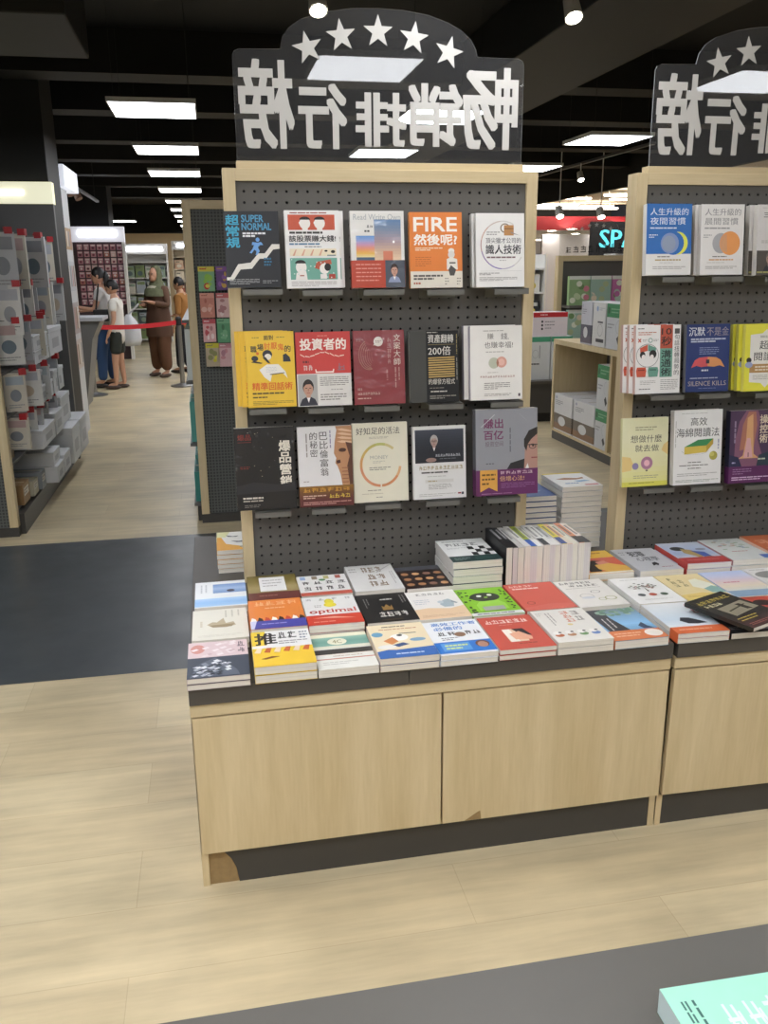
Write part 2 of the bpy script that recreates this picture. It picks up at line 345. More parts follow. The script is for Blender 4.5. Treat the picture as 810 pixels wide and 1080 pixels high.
# --- second row
@book('yellow', .146, .226, .016, 'e2b93a', 'e6c24e')
def _(a):
    a.r(.02, .02, .98, .98, 'e5bd3b'); a.t('面對', .38, .05, .58, .11, '4f452c', .02); a.l(.14, .07, .34, .085, 1, '8c7a3c', .7); a.l(.64, .07, .84, .085, 1, '8c7a3c', .7)
    for i, ch in enumerate('職場討厭鬼的'):
        u = .1+i*.14; v = .2-.055*math.sin(PI*(i+.5)/6); a.t(ch, u, v, u+.125, v+.085, 'd9702c' if 2 <= i <= 4 else '3d3a33', .02)
    a.e(.24, .285, .03, .02, 'd9702c'); a.e(.44, .3, .1, .06, '2f3238'); a.e(.45, .33, .07, .04, 'e6dfd0'); a.p([(.34, .34), (.4, .33), (.5, .42), (.44, .41)], '3d3a33')
    a.e(.18, .35, .07, .035, '2f3238'); a.p([(.1, .4), (.16, .38), (.34, .41), (.3, .42)], '3d3a33'); a.p([(.76, .31), (.82, .29), (.9, .34), (.92, .4), (.76, .4)], '2f3238')
    a.p([(.26, .5), (.42, .43), (.66, .43), (.8, .53), (.84, .62), (.74, .55), (.52, .56), (.48, .66), (.36, .6)], 'e8e4da'); a.p([(.46, .56), (.78, .54), (.78, .55), (.5, .57)], '4b4942'); a.l(.4, .46, .62, .54, 4, 'b8bcc8', .25)
    a.t('精準回話術', .1, .67, .93, .77, 'd86a2b', .02); a.l(.1, .8, .94, .825, 1, '54482c', .8); a.l(.1, .85, .6, .88, 1, '6a5c34', .6); a.l(.1, .91, .94, .97, 3, '9c8438', .4)
@book('investor', .168, .224, .02, 'c6443f')
def _(a):
    a.t('投資者的', .08, .09, .92, .24, 'efe3d8', .03); a.l(.4, .045, .6, .06, 1, 'e08b7d', .7)
    for i in range(9): a.p([(.08+i*.09, .29+.03*math.sin(i)), (.16+i*.09, .3+.03*math.sin(i+1)), (.16+i*.09, .312+.03*math.sin(i+1)), (.08+i*.09, .305+.03*math.sin(i))], 'e9c9b8')
    a.p([(.34, .5), (.36, .5), (.37, .53), (.66, .53), (.67, .5), (.69, .5), (.68, .55), (.35, .55)], 'ecd9cc')
    a.x(2, .12, .44, .3, .52, 'd8c2bb'); a.l(.12, .38, .3, .42, 1, '6a2f2f', .7); a.x(1, .74, .42, .9, .53, '8f6a72')
    a.r(0, .56, 1, 1, 'dad6d0'); a.r(.02, .57, .37, .97, 'a9a7a2'); a.man(.2, .75, .105, 'b88f7a', '2c2522', '35343c')
    a.l(.42, .6, .95, .73, 5, '86827c', .4); a.l(.62, .77, .93, .79, 1, '9c9892', .6); a.l(.42, .83, .9, .93, 3, '86827c', .45)
@book('maroon', .161, .226, .022, '8a3a3f', gloss=True)
def _(a):
    a.tv('文案大師', .79, .05, .92, .48, 'd8c9bd', .012); a.x(5, .66, .1, .74, .46, 'b08582', True)
    a.e(.49, .15, .09, .065, 'dcd4ca'); a.l(.43, .13, .55, .17, 2, '8a6a60', .4); a.p([(.39, .2), (.42, .17), (.46, .2)], 'dcd4ca')
    for i in range(7): a.o(.3+.02*i, .33, .2-.022*i, .2-.015*i, .05, 'a8796a', 110+8*i, 290-10*i)
    a.l(.06, .11, .2, .15, 2, 'b58a82', .4); a.l(.62, .53, .68, .75, 1, 'a56c6a', .5, True); a.l(.78, .5, .92, .8, 2, 'b58a82', .3, True)
    a.x(3, .06, .77, .15, .81, 'c9a59c'); a.x(9, .06, .83, .5, .87, 'c9a59c'); a.l(.06, .9, .52, .93, 1, 'c9a59c', .5)
@book('formula', .158, .221, .02, '42423e', '8b8b83')
def _(a):
    a.r(.34, .0, 1, 1, '101113'); a.l(.36, .015, .75, .03, 1, 'bab5aa', .7)
    a.t('資產翻轉', .38, .05, .9, .17, 'dcd8d0', .012); a.r(.38, .19, .92, .195, '9c8a5a'); a.t('200倍', .38, .215, .84, .34, 'dcd8d0', .012)
    for i in range(9): a.p([(.38, .37+i*.033), (.92, .362+i*.033), (.92, .382+i*.033), (.38, .39+i*.033)], 'b79a5c')
    a.t('的爆發方程式', .38, .67, .92, .75, 'c9c5bc', .008); a.l(.4, .79, .8, .81, 1, '8a867d', .5); a.l(.42, .84, .94, .86, 1, 'cac6bd', .8); a.l(.4, .9, .94, .96, 2, '8f8b83', .45)
    a.l(.95, .05, .98, .35, 1, '8a7a4e', .6, True); a.l(.95, .38, .98, .8, 1, '9c988f', .5, True)
@book('happy', .172, .232, .022, 'e6e3dc', 'a9a2ae')
def _(a):
    a.l(.25, .06, .78, .075, 1, '9a958c', .6); a.t('賺', .33, .1, .45, .18, '6f6a64', .004); a.t('錢,', .59, .1, .74, .19, '6f6a64', .004); a.t('也賺幸福!', .27, .215, .82, .3, '6f6a64', .004)
    a.l(.3, .34, .68, .36, 1, 'a59f96', .5)
    a.e(.45, .5, .1, .075, 'bcbfa9'); a.o(.6, .49, .1, .075, .5, 'd7a191'); a.e(.6, .49, .06, .045, 'e6b9a9'); a.p([(.52, .44), (.55, .5), (.52, .56), (.5, .5)], 'a8775f')
    a.l(.33, .62, .72, .635, 1, 'bdb7ae', .6); a.x(14, .18, .67, .86, .7, 'ab8478')
    a.l(.26, .76, .76, .86, 4, '8f8a82', .4); a.l(.26, .91, .8, .95, 2, 'a39e96', .4); a.r(.92, .92, .96, .96, '4a3844')
# --- third row
@book('blackbig', .185, .257, .024, '141418', '34353a', gloss=True)
def _(a):
    a.tv('爆品營銷', .74, .16, .93, .73, 'ded7c8', .03)
    a.t('爆品', .06, .08, .28, .15, '7d2a25', .02); a.r(.06, .17, .28, .176, '7d2a25'); a.l(.08, .46, .24, .5, 2, '7d2a25', .4)
    rd = random.Random(3)
    for i in range(16): a.e(rd.uniform(.2, .7), rd.uniform(.05, .8), .008, .005, rd.choice(['6b6458', '8b8577', '4f4a58']))
    a.p([(0, .7), (.3, .66), (.7, .7), (1, .67), (1, .78), (0, .8)], '25262c'); a.l(.1, .84, .5, .865, 1, 'd0cbc2', .8); a.l(.1, .875, .66, .9, 1, 'b0aba2', .6); a.l(.12, .93, .4, .97, 2, '7d7a76', .4)
@book('babylon', .171, .252, .026, 'dcdad8', 'b5b0aa', band=(.74, '6a4328', lambda a: (a.g(0, 0, 1, 1, ['8a6424', '6e4a2a', '5c2f2c', '5c2c2a']), a.x(6, .06, .08, .94, .3, 'c48f3a'), a.l(.06, .42, .5, .62, 2, 'cfae9c', .5), a.x(4, .54, .4, .94, .62, 'd3b548'), a.l(.06, .74, .95, .92, 2, 'c08f86', .45))))
def _(a):
    a.p([(.7, 0), (1, 0), (1, .74), (.8, .74), (.77, .6), (.72, .5), (.68, .46), (.7, .4), (.66, .34), (.68, .2), (.72, .05)], 'b48560')
    for i in range(4): a.p([(.72, .04+i*.05), (.82, .03+i*.05), (1, .06+i*.045), (1, .08+i*.045), (.8, .06+i*.05)], 'd8b493')
    a.p([(.88, .2), (1, .22), (1, .74), (.94, .74), (.9, .5), (.95, .38)], '5d3b2c'); a.e(.82, .3, .07, .025, '4a2f24'); a.p([(.7, .43), (.77, .42), (.78, .46), (.71, .47)], '4a2b22')
    for i in range(5): a.r(.8, .52+i*.045, .92, .53+i*.045, '8a5a40')
    a.tv('巴比倫富翁', .4, .06, .55, .62, '56524f', .006); a.tv('的秘密', .22, .06, .36, .38, '56524f', .006); a.l(.14, .08, .18, .62, 1, '9a958f', .6, True); a.l(.58, .05, .62, .35, 1, '8d88a0', .5, True); a.l(.08, .67, .25, .69, 1, 'a09b95', .6)
@book('money', .178, .254, .02, 'ded9c3')
def _(a):
    a.t('好知足的活法', .07, .055, .86, .145, '55524b', .008); a.l(.3, .17, .65, .2, 2, 'a9a594', .4)
    a.o(.5, .53, .38, .28, .12, ['c98a5f', 'cf8a5c', 'd8a877', 'ddd9c3', 'ddd9c3', 'cbbd84', 'b9b96a', 'b8ad62', 'c9a95f', 'd09a5f', 'd2906a', 'd3906c', 'cf8a62'], -88, 268, 52)
    a.t('MONEY', .31, .41, .64, .455, 'a5a49a', 0); a.l(.36, .475, .58, .51, 2, 'b3b0a2', .4); a.l(.29, .55, .68, .6, 2, '8d8a7e', .45); a.l(.25, .84, .75, .86, 1, '8d8a7e', .5); a.l(.14, .885, .84, .9, 1, 'b9b09c', .5); a.l(.4, .93, .6, .95, 1, '9a968a', .5)
@book('oldman', .176, .236, .018, 'deddd9')
def _(a):
    a.r(.04, .045, .96, .5, '2f333b'); a.g(.04, .045, .96, .5, ['454a55', '30343d', '24272e', '1f2228']); a.man(.4, .2, .075, 'b0978c', 'b5b0aa', '23242b', glasses=True)
    a.e(.34, .46, .1, .03, '9c8177'); a.x(10, .42, .38, .9, .42, 'b7b9be'); a.l(.5, .44, .85, .455, 1, '80838a', .4)
    a.x(11, .1, .54, .94, .6, 'a4946e'); a.l(.15, .62, .9, .645, 1, '55534f', .8); a.l(.26, .68, .76, .695, 1, 'aaa7a1', .5)
    a.r(.22, .73, .76, .775, 'd2d0ca'); a.l(.27, .74, .6, .765, 1, 'a5946a', .5); a.l(.28, .79, .72, .87, 4, '97948e', .35); a.l(.1, .92, .8, .97, 2, 'b5b2ac', .35); a.r(.84, .925, .9, .945, '9a3f42'); a.r(.91, .92, .95, .955, '3a3a45')
@book('billion', .208, .279, .036, '8f9095', '74757c', gloss=True, band=(.7, '63285c', lambda a: (a.p([(.06, 0), (.34, 0), (.34, .85), (.2, .68), (.06, .85)], 'd9a04a'), a.l(.09, .1, .31, .62, 3, '6a4a26', .4), a.x(6, .38, .06, .92, .2, 'cdb0b8'), a.t('倍增心法!', .38, .26, .78, .46, 'd6a878', .012), a.l(.4, .52, .95, .74, 3, '8d5f90', .35), a.l(.08, .9, .92, .96, 1, '9c6f92', .5))))
def _(a):
    a.t('賺出', .13, .11, .44, .22, '6f2f58', .02); a.t('百亿', .13, .245, .44, .35, '6f2f58', .02); a.t('投资空间', .15, .37, .44, .43, '6b5763', .004); a.l(.54, .22, .57, .58, 1, '56565c', .5, True)
    a.p([(.5, .7), (.56, .63), (.82, .58), (1, .62), (1, .7)], '26262b'); a.p([(.78, .7), (.8, .42), (.86, .32), (1, .26), (1, .7)], 'b0887a'); a.p([(.78, .44), (.78, .36), (.86, .26), (1, .22), (1, .3), (.9, .36), (.84, .42), (.82, .5)], '2b2725')
    a.r(.8, .42, 1, .432, '3a322f'); a.o(.92, .445, .06, .03, .25, '3a322f'); a.r(.9, .57, 1, .585, '8a4a48'); a.e(.93, .44, .02, .01, '2b2320'); a.p([(.8, .7), (.84, .64), (.86, .7)], 'dcd9d6'); a.l(.16, .62, .32, .635, 1, '55555c', .7)
    for q in ((.08, .2, .3, .06), (.7, .06, .82, .14)): a.p([(q[0], q[1]), (q[2], q[3]), (q[2]+.01, q[3]+.005), (q[0]+.01, q[1]+.005)], 'b9babd')
# --- second stand
def moon(a, c1, c2, sun, tx):
    a.t('人生升級的', .08, .06, .92, .16, tx, .006); a.t(['夜間習慣', '晨間習慣'][sun], .08, .19, .86, .29, tx, .006); a.l(.08, .325, .86, .35, 1, tx, .7); a.l(.06, .42, .25, .48, 2, tx, .4)
@book('night', .156, .219, .022, 'e4e2dd', 'd8d6d0')
def _(a):
    a.r(0, 0, 1, .7, '2769b2'); moon(a, 0, 0, 0, 'dfe6ee')
    a.e(.7, .55, .22, .16, 'dfe352'); a.e(.6, .55, .235, .165, '2769b2'); a.g(.36, .44, .36, .44, ['7c8bb5', '7c8bb5'], 1); a.e(.52, .55, .2, .145, '7f93bd'); a.e(.5, .555, .15, .11, '8f9bb0')
    a.l(.25, .73, .78, .75, 1, '77736e', .7); a.l(.2, .77, .84, .8, 1, 'b39a62', .6); a.l(.3, .82, .7, .83, 1, '9a958f', .5); a.l(.15, .87, .88, .92, 2, 'a7a29c', .4)
@book('morning', .151, .219, .022, 'e3e0dc', 'c3beb8')
def _(a):
    moon(a, 0, 0, 1, '8b8a8a'); a.e(.47, .55, .2, .145, 'a9a9ab'); a.e(.68, .55, .24, .17, 'e79b55'); a.p([(.5, .44), (.6, .42), (.62, .68), (.5, .66), (.45, .55)], 'd49c70')
    a.l(.28, .73, .78, .75, 1, '77736e', .7); a.l(.2, .77, .84, .8, 1, 'cf9a62', .6); a.l(.15, .82, .82, .83, 1, '9a958f', .5); a.l(.12, .87, .88, .92, 2, 'a7a29c', .4)
@book('plainwhite', .155, .221, .024, 'd6d2cf', 'c8c4bc')
def _(a):
    a.x(4, .12, .1, .9, .19, '77736f'); a.l(.1, .04, .8, .055, 1, 'a9a5a0', .5); a.l(.1, .5, .4, .55, 2, 'a9a5a0', .4); a.r(0, .65, 1, 1, '4a443c'); a.man(.3, .76, .08, 'a8887a', '6a625a', '2a2a30'); a.l(.02, .94, .9, .98, 1, '9c9a5a', .6)
@book('tensec', .159, .222, .018, 'e6e4e0', 'c9a79c')
def _(a):
    a.r(.54, 0, .82, .34, 'b5513a'); a.t('10', .57, .05, .79, .14, '3a2622', .02); a.t('秒', .57, .17, .79, .3, '3a2622', .02)
    a.r(.54, .34, .82, .76, '6a9a88'); a.tv('溝通術', .57, .36, .79, .75, '263230', .02); a.tv('1句話扭轉局勢的', .86, .05, .97, .74, '55534f', .004)
    a.l(.04, .04, .3, .06, 1, '55534f', .6); a.l(.05, .09, .45, .15, 2, 'c07a66', .4)
    a.p([(.04, .2), (.06, .19), (.12, .24), (.1, .25)], 'c0604a'); a.p([(.1, .19), (.12, .2), (.06, .25), (.04, .24)], 'c0604a'); a.o(.32, .22, .05, .035, .3, '6a9a88'); a.l(.15, .2, .25, .24, 2, '85817c', .4); a.l(.39, .2, .5, .24, 2, '85817c', .4)
    a.o(.26, .44, .25, .17, .04, '77736e'); a.p([(.26, .28), (.09, .33), (.1, .4), (.26, .37)], 'c4573d'); a.p([(.27, .28), (.45, .33), (.44, .4), (.27, .37)], '6a9a88'); a.e(.15, .43, .06, .05, '26221f'); a.e(.38, .42, .08, .06, '26221f'); a.e(.17, .46, .04, .035, 'ece6e0'); a.e(.36, .46, .04, .035, 'ece6e0')
    a.p([(.01, .66), (.03, .61), (.22, .61), (.24, .66), (.22, .75), (.03, .75)], 'c4573d'); a.p([(.27, .66), (.29, .61), (.49, .61), (.51, .66), (.49, .75), (.29, .75)], '6a9a88'); a.r(.05, .64, .2, .66, '8a3526'); a.r(.31, .64, .46, .66, '466e60')
    a.l(.1, .8, .45, .87, 3, 'a5a29c', .35); a.l(.08, .92, .45, .94, 1, '55534f', .6); a.l(.56, .79, .95, .95, 6, '9a9792', .35)
@book('silence', .158, .222, .02, '24366b', '8d8f93')
def _(a):
    a.t('沉默', .05, .04, .42, .17, 'd9dbe0', .012); a.t('不是金', .46, .04, .97, .17, '9a8f95', .008); a.l(.1, .2, .9, .27, 2, 'b9c0d2', .6); a.l(.3, .33, .75, .45, 4, '8792b5', .35)
    a.p([(.12, .64), (.2, .53), (.3, .49), (.5, .48), (.5, .62), (.35, .63), (.24, .61)], 'd0565a'); a.p([(.9, .64), (.8, .53), (.7, .49), (.5, .48), (.5, .62), (.65, .63), (.78, .61)], 'd6925a'); a.r(.46, .52, .54, .58, '33313f'); a.l(.36, .66, .64, .7, 1, 'd0d3da', .6)
    a.l(.1, .78, .92, .81, 1, 'a9b0c4', .5); a.t('SILENCE KILLS', .06, .84, .94, .91, 'b5a79c', .004); a.l(.3, .94, .8, .955, 1, '8792b5', .4)
@book('yellowlabel', .158, .221, .018, 'e3dd45', 'd9d46a')
def _(a):
    a.p([(.12, .15), (.4, .13), (.5, .07), (.6, .13), (.9, .15), (.9, .86), (.6, .88), (.5, .95), (.4, .88), (.12, .86)], 'e6e3da'); a.l(.35, .16, .8, .2, 2, '9a978e', .5)
    a.t('超', .34, .24, .56, .37, '33322f', .012); a.t('閱讀', .22, .41, .66, .54, '33322f', .012); a.r(.12, .59, .9, .72, 'b28a55'); a.l(.25, .61, .88, .7, 2, 'e6d9c0', .5); a.e(.1, .53, .06, .04, '2e2a28'); a.e(.1, .6, .09, .045, '9aa3c6'); a.l(.2, .75, .85, .83, 3, 'a9a69c', .35)
@book('pastel', .167, .233, .016, 'dcd9a4', 'e2dfb0')
def _(a):
    a.g(0, 0, 1, 1, ['dcdab0', 'dfdcb6', 'dedaa8', 'd9d584']); a.p([(0, .55), (.18, .57), (.24, .66), (.2, .76), (0, .78)], 'dfc380'); a.p([(1, .35), (.9, .4), (.86, .48), (1, .55)], 'dfc380')
    a.l(.28, .12, .75, .19, 2, '8f8b6a', .35); a.t('想做什麼', .18, .25, .86, .36, '4f4c45', -.004); a.t('就去做', .28, .39, .8, .49, '4f4c45', -.004)
    a.e(.54, .66, .13, .095, 'bb8da0'); a.o(.54, .66, .12, .088, .4, 'a97a92'); a.e(.54, .66, .06, .045, 'e6b4bd'); a.e(.29, .7, .07, .05, '8e85a8'); a.e(.54, .77, .025, .012, '5a5650'); a.l(.25, .83, .8, .89, 2, 'a39f80', .35); a.r(0, .93, 1, 1, 'd3cf5a'); a.l(.15, .94, .85, .96, 1, '8a8640', .5)
@book('sponge', .178, .254, .026, 'e4e3df', 'c9c6c0')
def _(a):
    a.l(.15, .04, .85, .05, 1, 'a9a6a0', .6); a.t('高效', .34, .1, .68, .21, '4a4946', .006); a.t('海綿閱讀法', .05, .24, .94, .36, '4a4946', .006); a.l(.02, .14, .05, .6, 1, 'b3b0aa', .5, True); a.l(.9, .4, .96, .65, 1, '9fa3b5', .5, True)
    a.p([(.22, .49), (.5, .4), (.82, .39), (.68, .48)], '3f8a55'); a.p([(.22, .49), (.68, .48), (.68, .57), (.22, .59)], 'cfb653'); a.p([(.68, .48), (.82, .39), (.82, .46), (.68, .57)], 'b79b3f'); a.o(.45, .54, .28, .06, .02, '3f6a40', 185, 355)
    a.e(.83, .62, .085, .06, 'a9a24a'); a.e(.8, .6, .05, .03, 'c9c36a'); a.l(.3, .69, .7, .71, 1, '77746e', .6); a.l(.12, .73, .82, .75, 1, '77746e', .6); a.l(.3, .77, .7, .79, 1, '77746e', .6); a.l(.08, .84, .92, .89, 2, 'a5a29c', .35); a.l(.05, .93, .95, .97, 2, '98a095', .4)
@book('purplecave', .17, .25, .026, '3a3048', '26283a', band=(.77, '5a2856', lambda a: (a.l(.08, .1, .5, .5, 3, 'a585a5', .3), a.l(.06, .6, .9, .85, 2, 'd4b6d0', .5))))
def _(a):
    a.r(0, 0, 1, 1, '4a3550'); a.p([(.1, .8), (.12, .4), (.2, .15), (.35, 0), (.6, 0), (.66, .1), (.62, .4), (.72, .6), (.6, .8)], '80566a'); a.p([(.22, .55), (.28, .2), (.4, .02), (.56, .02), (.6, .2), (.54, .5)], 'a9705c'); a.p([(.3, .62), (.36, .4), (.38, .1), (.5, .05), (.52, .36), (.54, .6), (.66, .66), (.2, .66)], 'd1a070'); a.p([(.32, .65), (.38, .38), (.46, .38), (.52, .65)], 'd3a3a3'); a.r(.41, .58, .43, .64, '6a4a55'); a.p([(0, .8), (0, .6), (.2, .64), (.3, .8)], '2c2f4c'); a.p([(.6, .8), (.66, .62), (1, .56), (1, .8)], '2b3a44')
    a.tv('操控術', .66, .06, .84, .46, 'd9c9b0', .02); a.x(3, .88, .02, 1, .6, 'd9d3cc', True); a.l(.08, .14, .14, .56, 1, '8f7f95', .6, True); a.l(.06, .7, .2, .73, 1, 'b9b5d0', .6); a.l(.64, .66, .98, .69, 1, 'c5cbb8', .7)
# --- tables, front row
@book('mountain', .155, .218, .016, 'b9a6a6')
def _(a):
    a.r(0, 0, 1, .45, 'd6bfc0'); a.r(0, .45, 1, 1, '3c4350'); a.e(.16, .2, .12, .13, 'c98a80'); a.x(2, .82, .04, .95, .4, '6a5a62', True)
    rd = random.Random(5)
    for i in range(16): u = rd.uniform(.02, .7); v = rd.uniform(.05, .42); a.p([(u, v), (u+.1, v-.04), (u+.14, v), (u+.05, v+.04)], rd.choice(['e6d9d9', 'c9aeb0', 'decccc']))
    a.p([(.04, .98), (.2, .62), (.45, .48), (.62, .6), (.8, .85), (.84, .98)], '5c6370')
    for i in range(60): u = rd.uniform(.06, .62); v = rd.uniform(.58-.12*(1-abs(u-.42)/.4)+.1, .95); a.p([(u, v), (u+.07, v-.03), (u+.11, v+.0), (u+.04, v+.03)], rd.choice(['d9dbe0', 'b3b7c0', '2c323d', 'e9eaec', '4a515e', '8a909c']))
@book('massage', .156, .218, .022, 'e8c63a', 'e0d090')
def _(a):
    a.r(.0, 0, 1, .5, 'e3e1de'); a.r(0, 0, .24, .42, 'e5c63c'); a.t('推', .06, .06, .42, .4, '2d2a28', .03); a.x(2, .44, .05, .78, .26, '3a3735'); a.l(.45, .3, .95, .42, 2, '8f8b88', .4); a.l(.82, .05, .96, .3, 3, '8a8f98', .5)
    for i in range(6): a.p([(.02+i*.16, .62), (.08+i*.16, .5), (.16+i*.16, .5), (.12+i*.16, .64)], 'c5673c' if i % 2 else 'e9d2b5')
    a.r(0, .64, 1, 1, 'e9c23f'); a.p([(.12, .8), (.3, .74), (.44, .76), (.2, .82)], '7a4a2a')
@book('fourc', .156, .218, .024, 'e0dfd6')
def _(a):
    a.r(0, 0, 1, .1, 'ddd9bf'); a.g(0, .1, 1, .36, ['8fb5a5', '6f9f91', '7fa99a']); a.e(.45, .24, .17, .1, 'e0dcc4'); a.t('4C', .37, .19, .53, .29, '8c8a5a', .01); a.r(0, .36, 1, .44, 'dad7c4'); a.r(0, .46, 1, .6, '423f3c'); a.l(.3, .64, .85, .68, 1, 'b8a090', .4); a.r(0, .72, 1, .745, 'c07a66'); a.l(.1, .8, .7, .9, 2, 'bdb9b2', .35); a.r(0, .6, 1, .62, 'e6d9c9')
@book('illus', .156, .218, .022, 'ead9b6', 'e0cfc0')
def _(a):
    a.l(.25, .06, .85, .1, 1, '55483f', .6); a.l(.18, .14, .95, .18, 1, 'b5734f', .5); a.e(.48, .42, .16, .1, 'efece6'); a.e(.5, .36, .05, .03, '2f2a28'); a.p([(.18, .5), (.36, .4), (.44, .54), (.3, .62)], 'd58b55'); a.e(.12, .3, .1, .07, '6aa0bd'); a.p([(.28, .64), (.5, .58), (.6, .64), (.4, .7)], '37507c'); a.e(.78, .52, .14, .05, '7fa5bf'); a.p([(.5, .3), (.8, .3), (.82, .32), (.52, .32)], '4a4a4a'); a.e(.2, .68, .16, .06, 'e3e0da')
    a.r(0, .8, 1, 1, '3a68ad'); a.l(.3, .86, .85, .92, 1, 'cdd9e8', .5); a.p([(0, .8), (.2, .76), (.6, .82), (1, .74), (1, .8)], '3a68ad')
@book('worker', .156, .22, .016, 'e8e9ea', 'cfd8e2')
def _(a):
    a.t('高效工作者', .14, .05, .96, .15, '4f83c4', .02); a.t('必備的', .14, .18, .66, .29, '4f83c4', .02); a.x(2, .14, .34, .5, .46, '33322f'); a.x(2, .64, .34, .94, .46, '33322f'); a.e(.55, .44, .1, .07, '8a6a52'); a.l(.18, .5, .5, .6, 2, '6a6764', .4); a.r(0, .64, 1, .96, '2f74c4'); a.r(.1, .68, .6, .9, '5f9bd6'); a.l(.16, .71, .56, .87, 2, 'd6e58a', .5); a.e(.82, .76, .12, .1, '6a4436'); a.e(.82, .78, .09, .08, 'b98a72')
@book('redlife', .157, .219, .024, 'c65546', 'e6dcd6')
def _(a):
    a.x(6, .08, .1, .88, .23, 'ecd9cf'); a.l(.3, .27, .6, .29, 1, 'e0a598', .5); a.r(.28, .42, .62, .8, 'e6c4a6'); a.p([(.28, .42), (.42, .42), (.46, .8), (.3, .8)], 'efe6d9'); a.p([(.46, .42), (.66, .42), (.74, .64), (.56, .6)], '2d2a2c'); a.p([(.36, .56), (.56, .5), (.72, .68), (.7, .76), (.4, .74)], 'e3a98a'); a.l(.4, .84, .8, .88, 1, '8a3a30', .5)
@book('heads', .158, .222, .026, 'ddd9d0')
def _(a):
    a.x(3, .5, .05, .66, .44, 'c9785c', True); a.x(2, .7, .05, .84, .42, '8a857c', True); a.l(.2, .1, .32, .5, 2, 'a09b92', .4, True); a.e(.5, .5, .05, .03, 'd8c48a')
    for i, c in enumerate(('b5673f', 'b0805a', '6a8f5a', '5f7fb5')): u = .14+i*.22; a.e(u, .8, .08, .045, c); a.e(u-.02, .73, .07, .05, 'e9e5de'); a.e(u+.04, .72, .03, .02, '3a3a3a')
    a.l(.04, .08, .16, .2, 2, 'b9b4ab', .4)
@book('treeblue', .157, .219, .02, '8fb0c9', 'dad6d0', band=(.72, 'd27a4c', lambda a: (a.l(.1, .2, .6, .7, 2, 'e9b999', .4), a.e(.82, .45, .16, .38, 'e6ded4'))))
def _(a):
    a.g(0, 0, 1, .75, ['7f8c8d', '7fa5c4', '8fbde0', '6f9cc0']); a.p([(0, 0), (.34, 0), (.36, .3), (.5, .74), (.1, .74), (.06, .3)], '3f3f45'); a.l(.14, .3, .34, .68, 2, 'cfcdc9', .25, True)
    rd = random.Random(9)
    for i in range(26): u = rd.uniform(.2, .95); v = rd.uniform(.02, .22); a.e(u, v, .06, .03, rd.choice(['6f8f7a', '8aa58f', '5f7a6d', '9ab0a5']))
    a.p([(.7, .6), (.82, .5), (.86, .62), (.95, .7), (.75, .7)], '3f4a63')
@book('fishwhite', .155, .22, .018, 'd6d9dc', 'd9d6d0', band=(.8, 'd2683a', lambda a: (a.l(.1, .3, .8, .6, 1, 'e6a888', .5),)))
def _(a):
    a.g(0, 0, 1, .82, ['dfe0e0', 'd3dade', 'c5d3dd', 'dfe3e6']); a.p([(.34, .6), (.42, .5), (.58, .52), (.72, .62), (.82, .7), (.6, .72), (.44, .7)], '2d2f38'); a.x(2, .8, .06, .92, .4, 'c0707a', True)
@book('tilted', .165, .225, .014, '26241f')
def _(a):
    a.g(0, 0, 1, 1, ['2c2b25', '33312a', '2b2823', '4a2b28']); a.x(7, .08, .1, .92, .2, 'b9a550'); a.x(4, .08, .23, .5, .32, 'd8d0a5'); a.p([(.2, .38), (.9, .34), (.94, .6), (.22, .66)], '8f8873'); a.p([(.3, .5), (.8, .44), (.82, .46), (.3, .53)], '4a4434'); a.p([(.64, .4), (.74, .4), (.78, .6), (.66, .58)], '37332a'); a.l(.1, .7, .6, .82, 2, 'b9a550', .35); a.l(.1, .88, .9, .95, 2, '9a5f55', .4)
@book('blackplain', .155, .218, .016, '222326')
def _(a):
    a.x(2, .2, .1, .8, .3, '6a6c70'); a.p([(.55, .6), (.9, .4), (1, .6), (1, .9), (.6, .95)], 'd9d9d9'); a.l(.1, .8, .5, .9, 2, '8a8a8a', .4)
# --- tables, middle row
@book('ship', .155, .218, .016, 'dcd8ca')
def _(a):
    a.p([(.26, .52), (.36, .44), (.44, .46), (.56, .32), (.6, .5), (.74, .46), (.78, .58), (.6, .64), (.36, .62)], 'b5a688'); a.p([(.3, .55), (.76, .53), (.7, .62), (.38, .62)], '93815f'); a.l(.55, .06, .9, .3, 3, 'b9b4a5', .25, True); a.l(.1, .85, .9, .92, 2, 'c9c3b3', .35); a.l(.12, .4, .2, .6, 1, 'c9bfa8', .5, True)
@book('orangecrown', .155, .218, .02, 'e08440')
def _(a):
    a.x(4, .1, .06, .92, .22, 'e8b080'); a.l(.3, .28, .7, .34, 1, 'e8b48a', .5)
    for i in range(8): a.p([(.01+i*.125, .74), (.04+i*.125, .62), (.1+i*.125, .66), (.12+i*.125, .74)], ['efe9e0', '3a2d28', 'c24a35'][i % 3])
    a.r(0, .74, 1, 1, '4a4a9c'); a.l(.2, .82, .8, .88, 1, '9a9ad0', .5); a.p([(0, .74), (.12, .74), (.06, 1), (0, 1)], 'c9cbe6')
@book('optimal', .156, .218, .026, 'dddcd8', band=(.68, 'cb4431', lambda a: (a.p([(.1, .3), (.5, .2), (.9, .5), (.5, .4)], 'e2a08a'), a.l(.1, .6, .8, .8, 1, 'e0907c', .5))))
def _(a):
    for i in range(4): a.x(1, .06+i*.25, .06, .18+i*.25, .15, 'a9a7a2')
    a.e(.5, .2, .09, .1, 'e3d245'); a.e(.5, .32, .12, .08, 'e6d648'); a.l(.2, .3, .34, .4, 2, 'a9a7a2', .4); a.t('optimal', .08, .46, .94, .64, 'bf4a3c', .02)
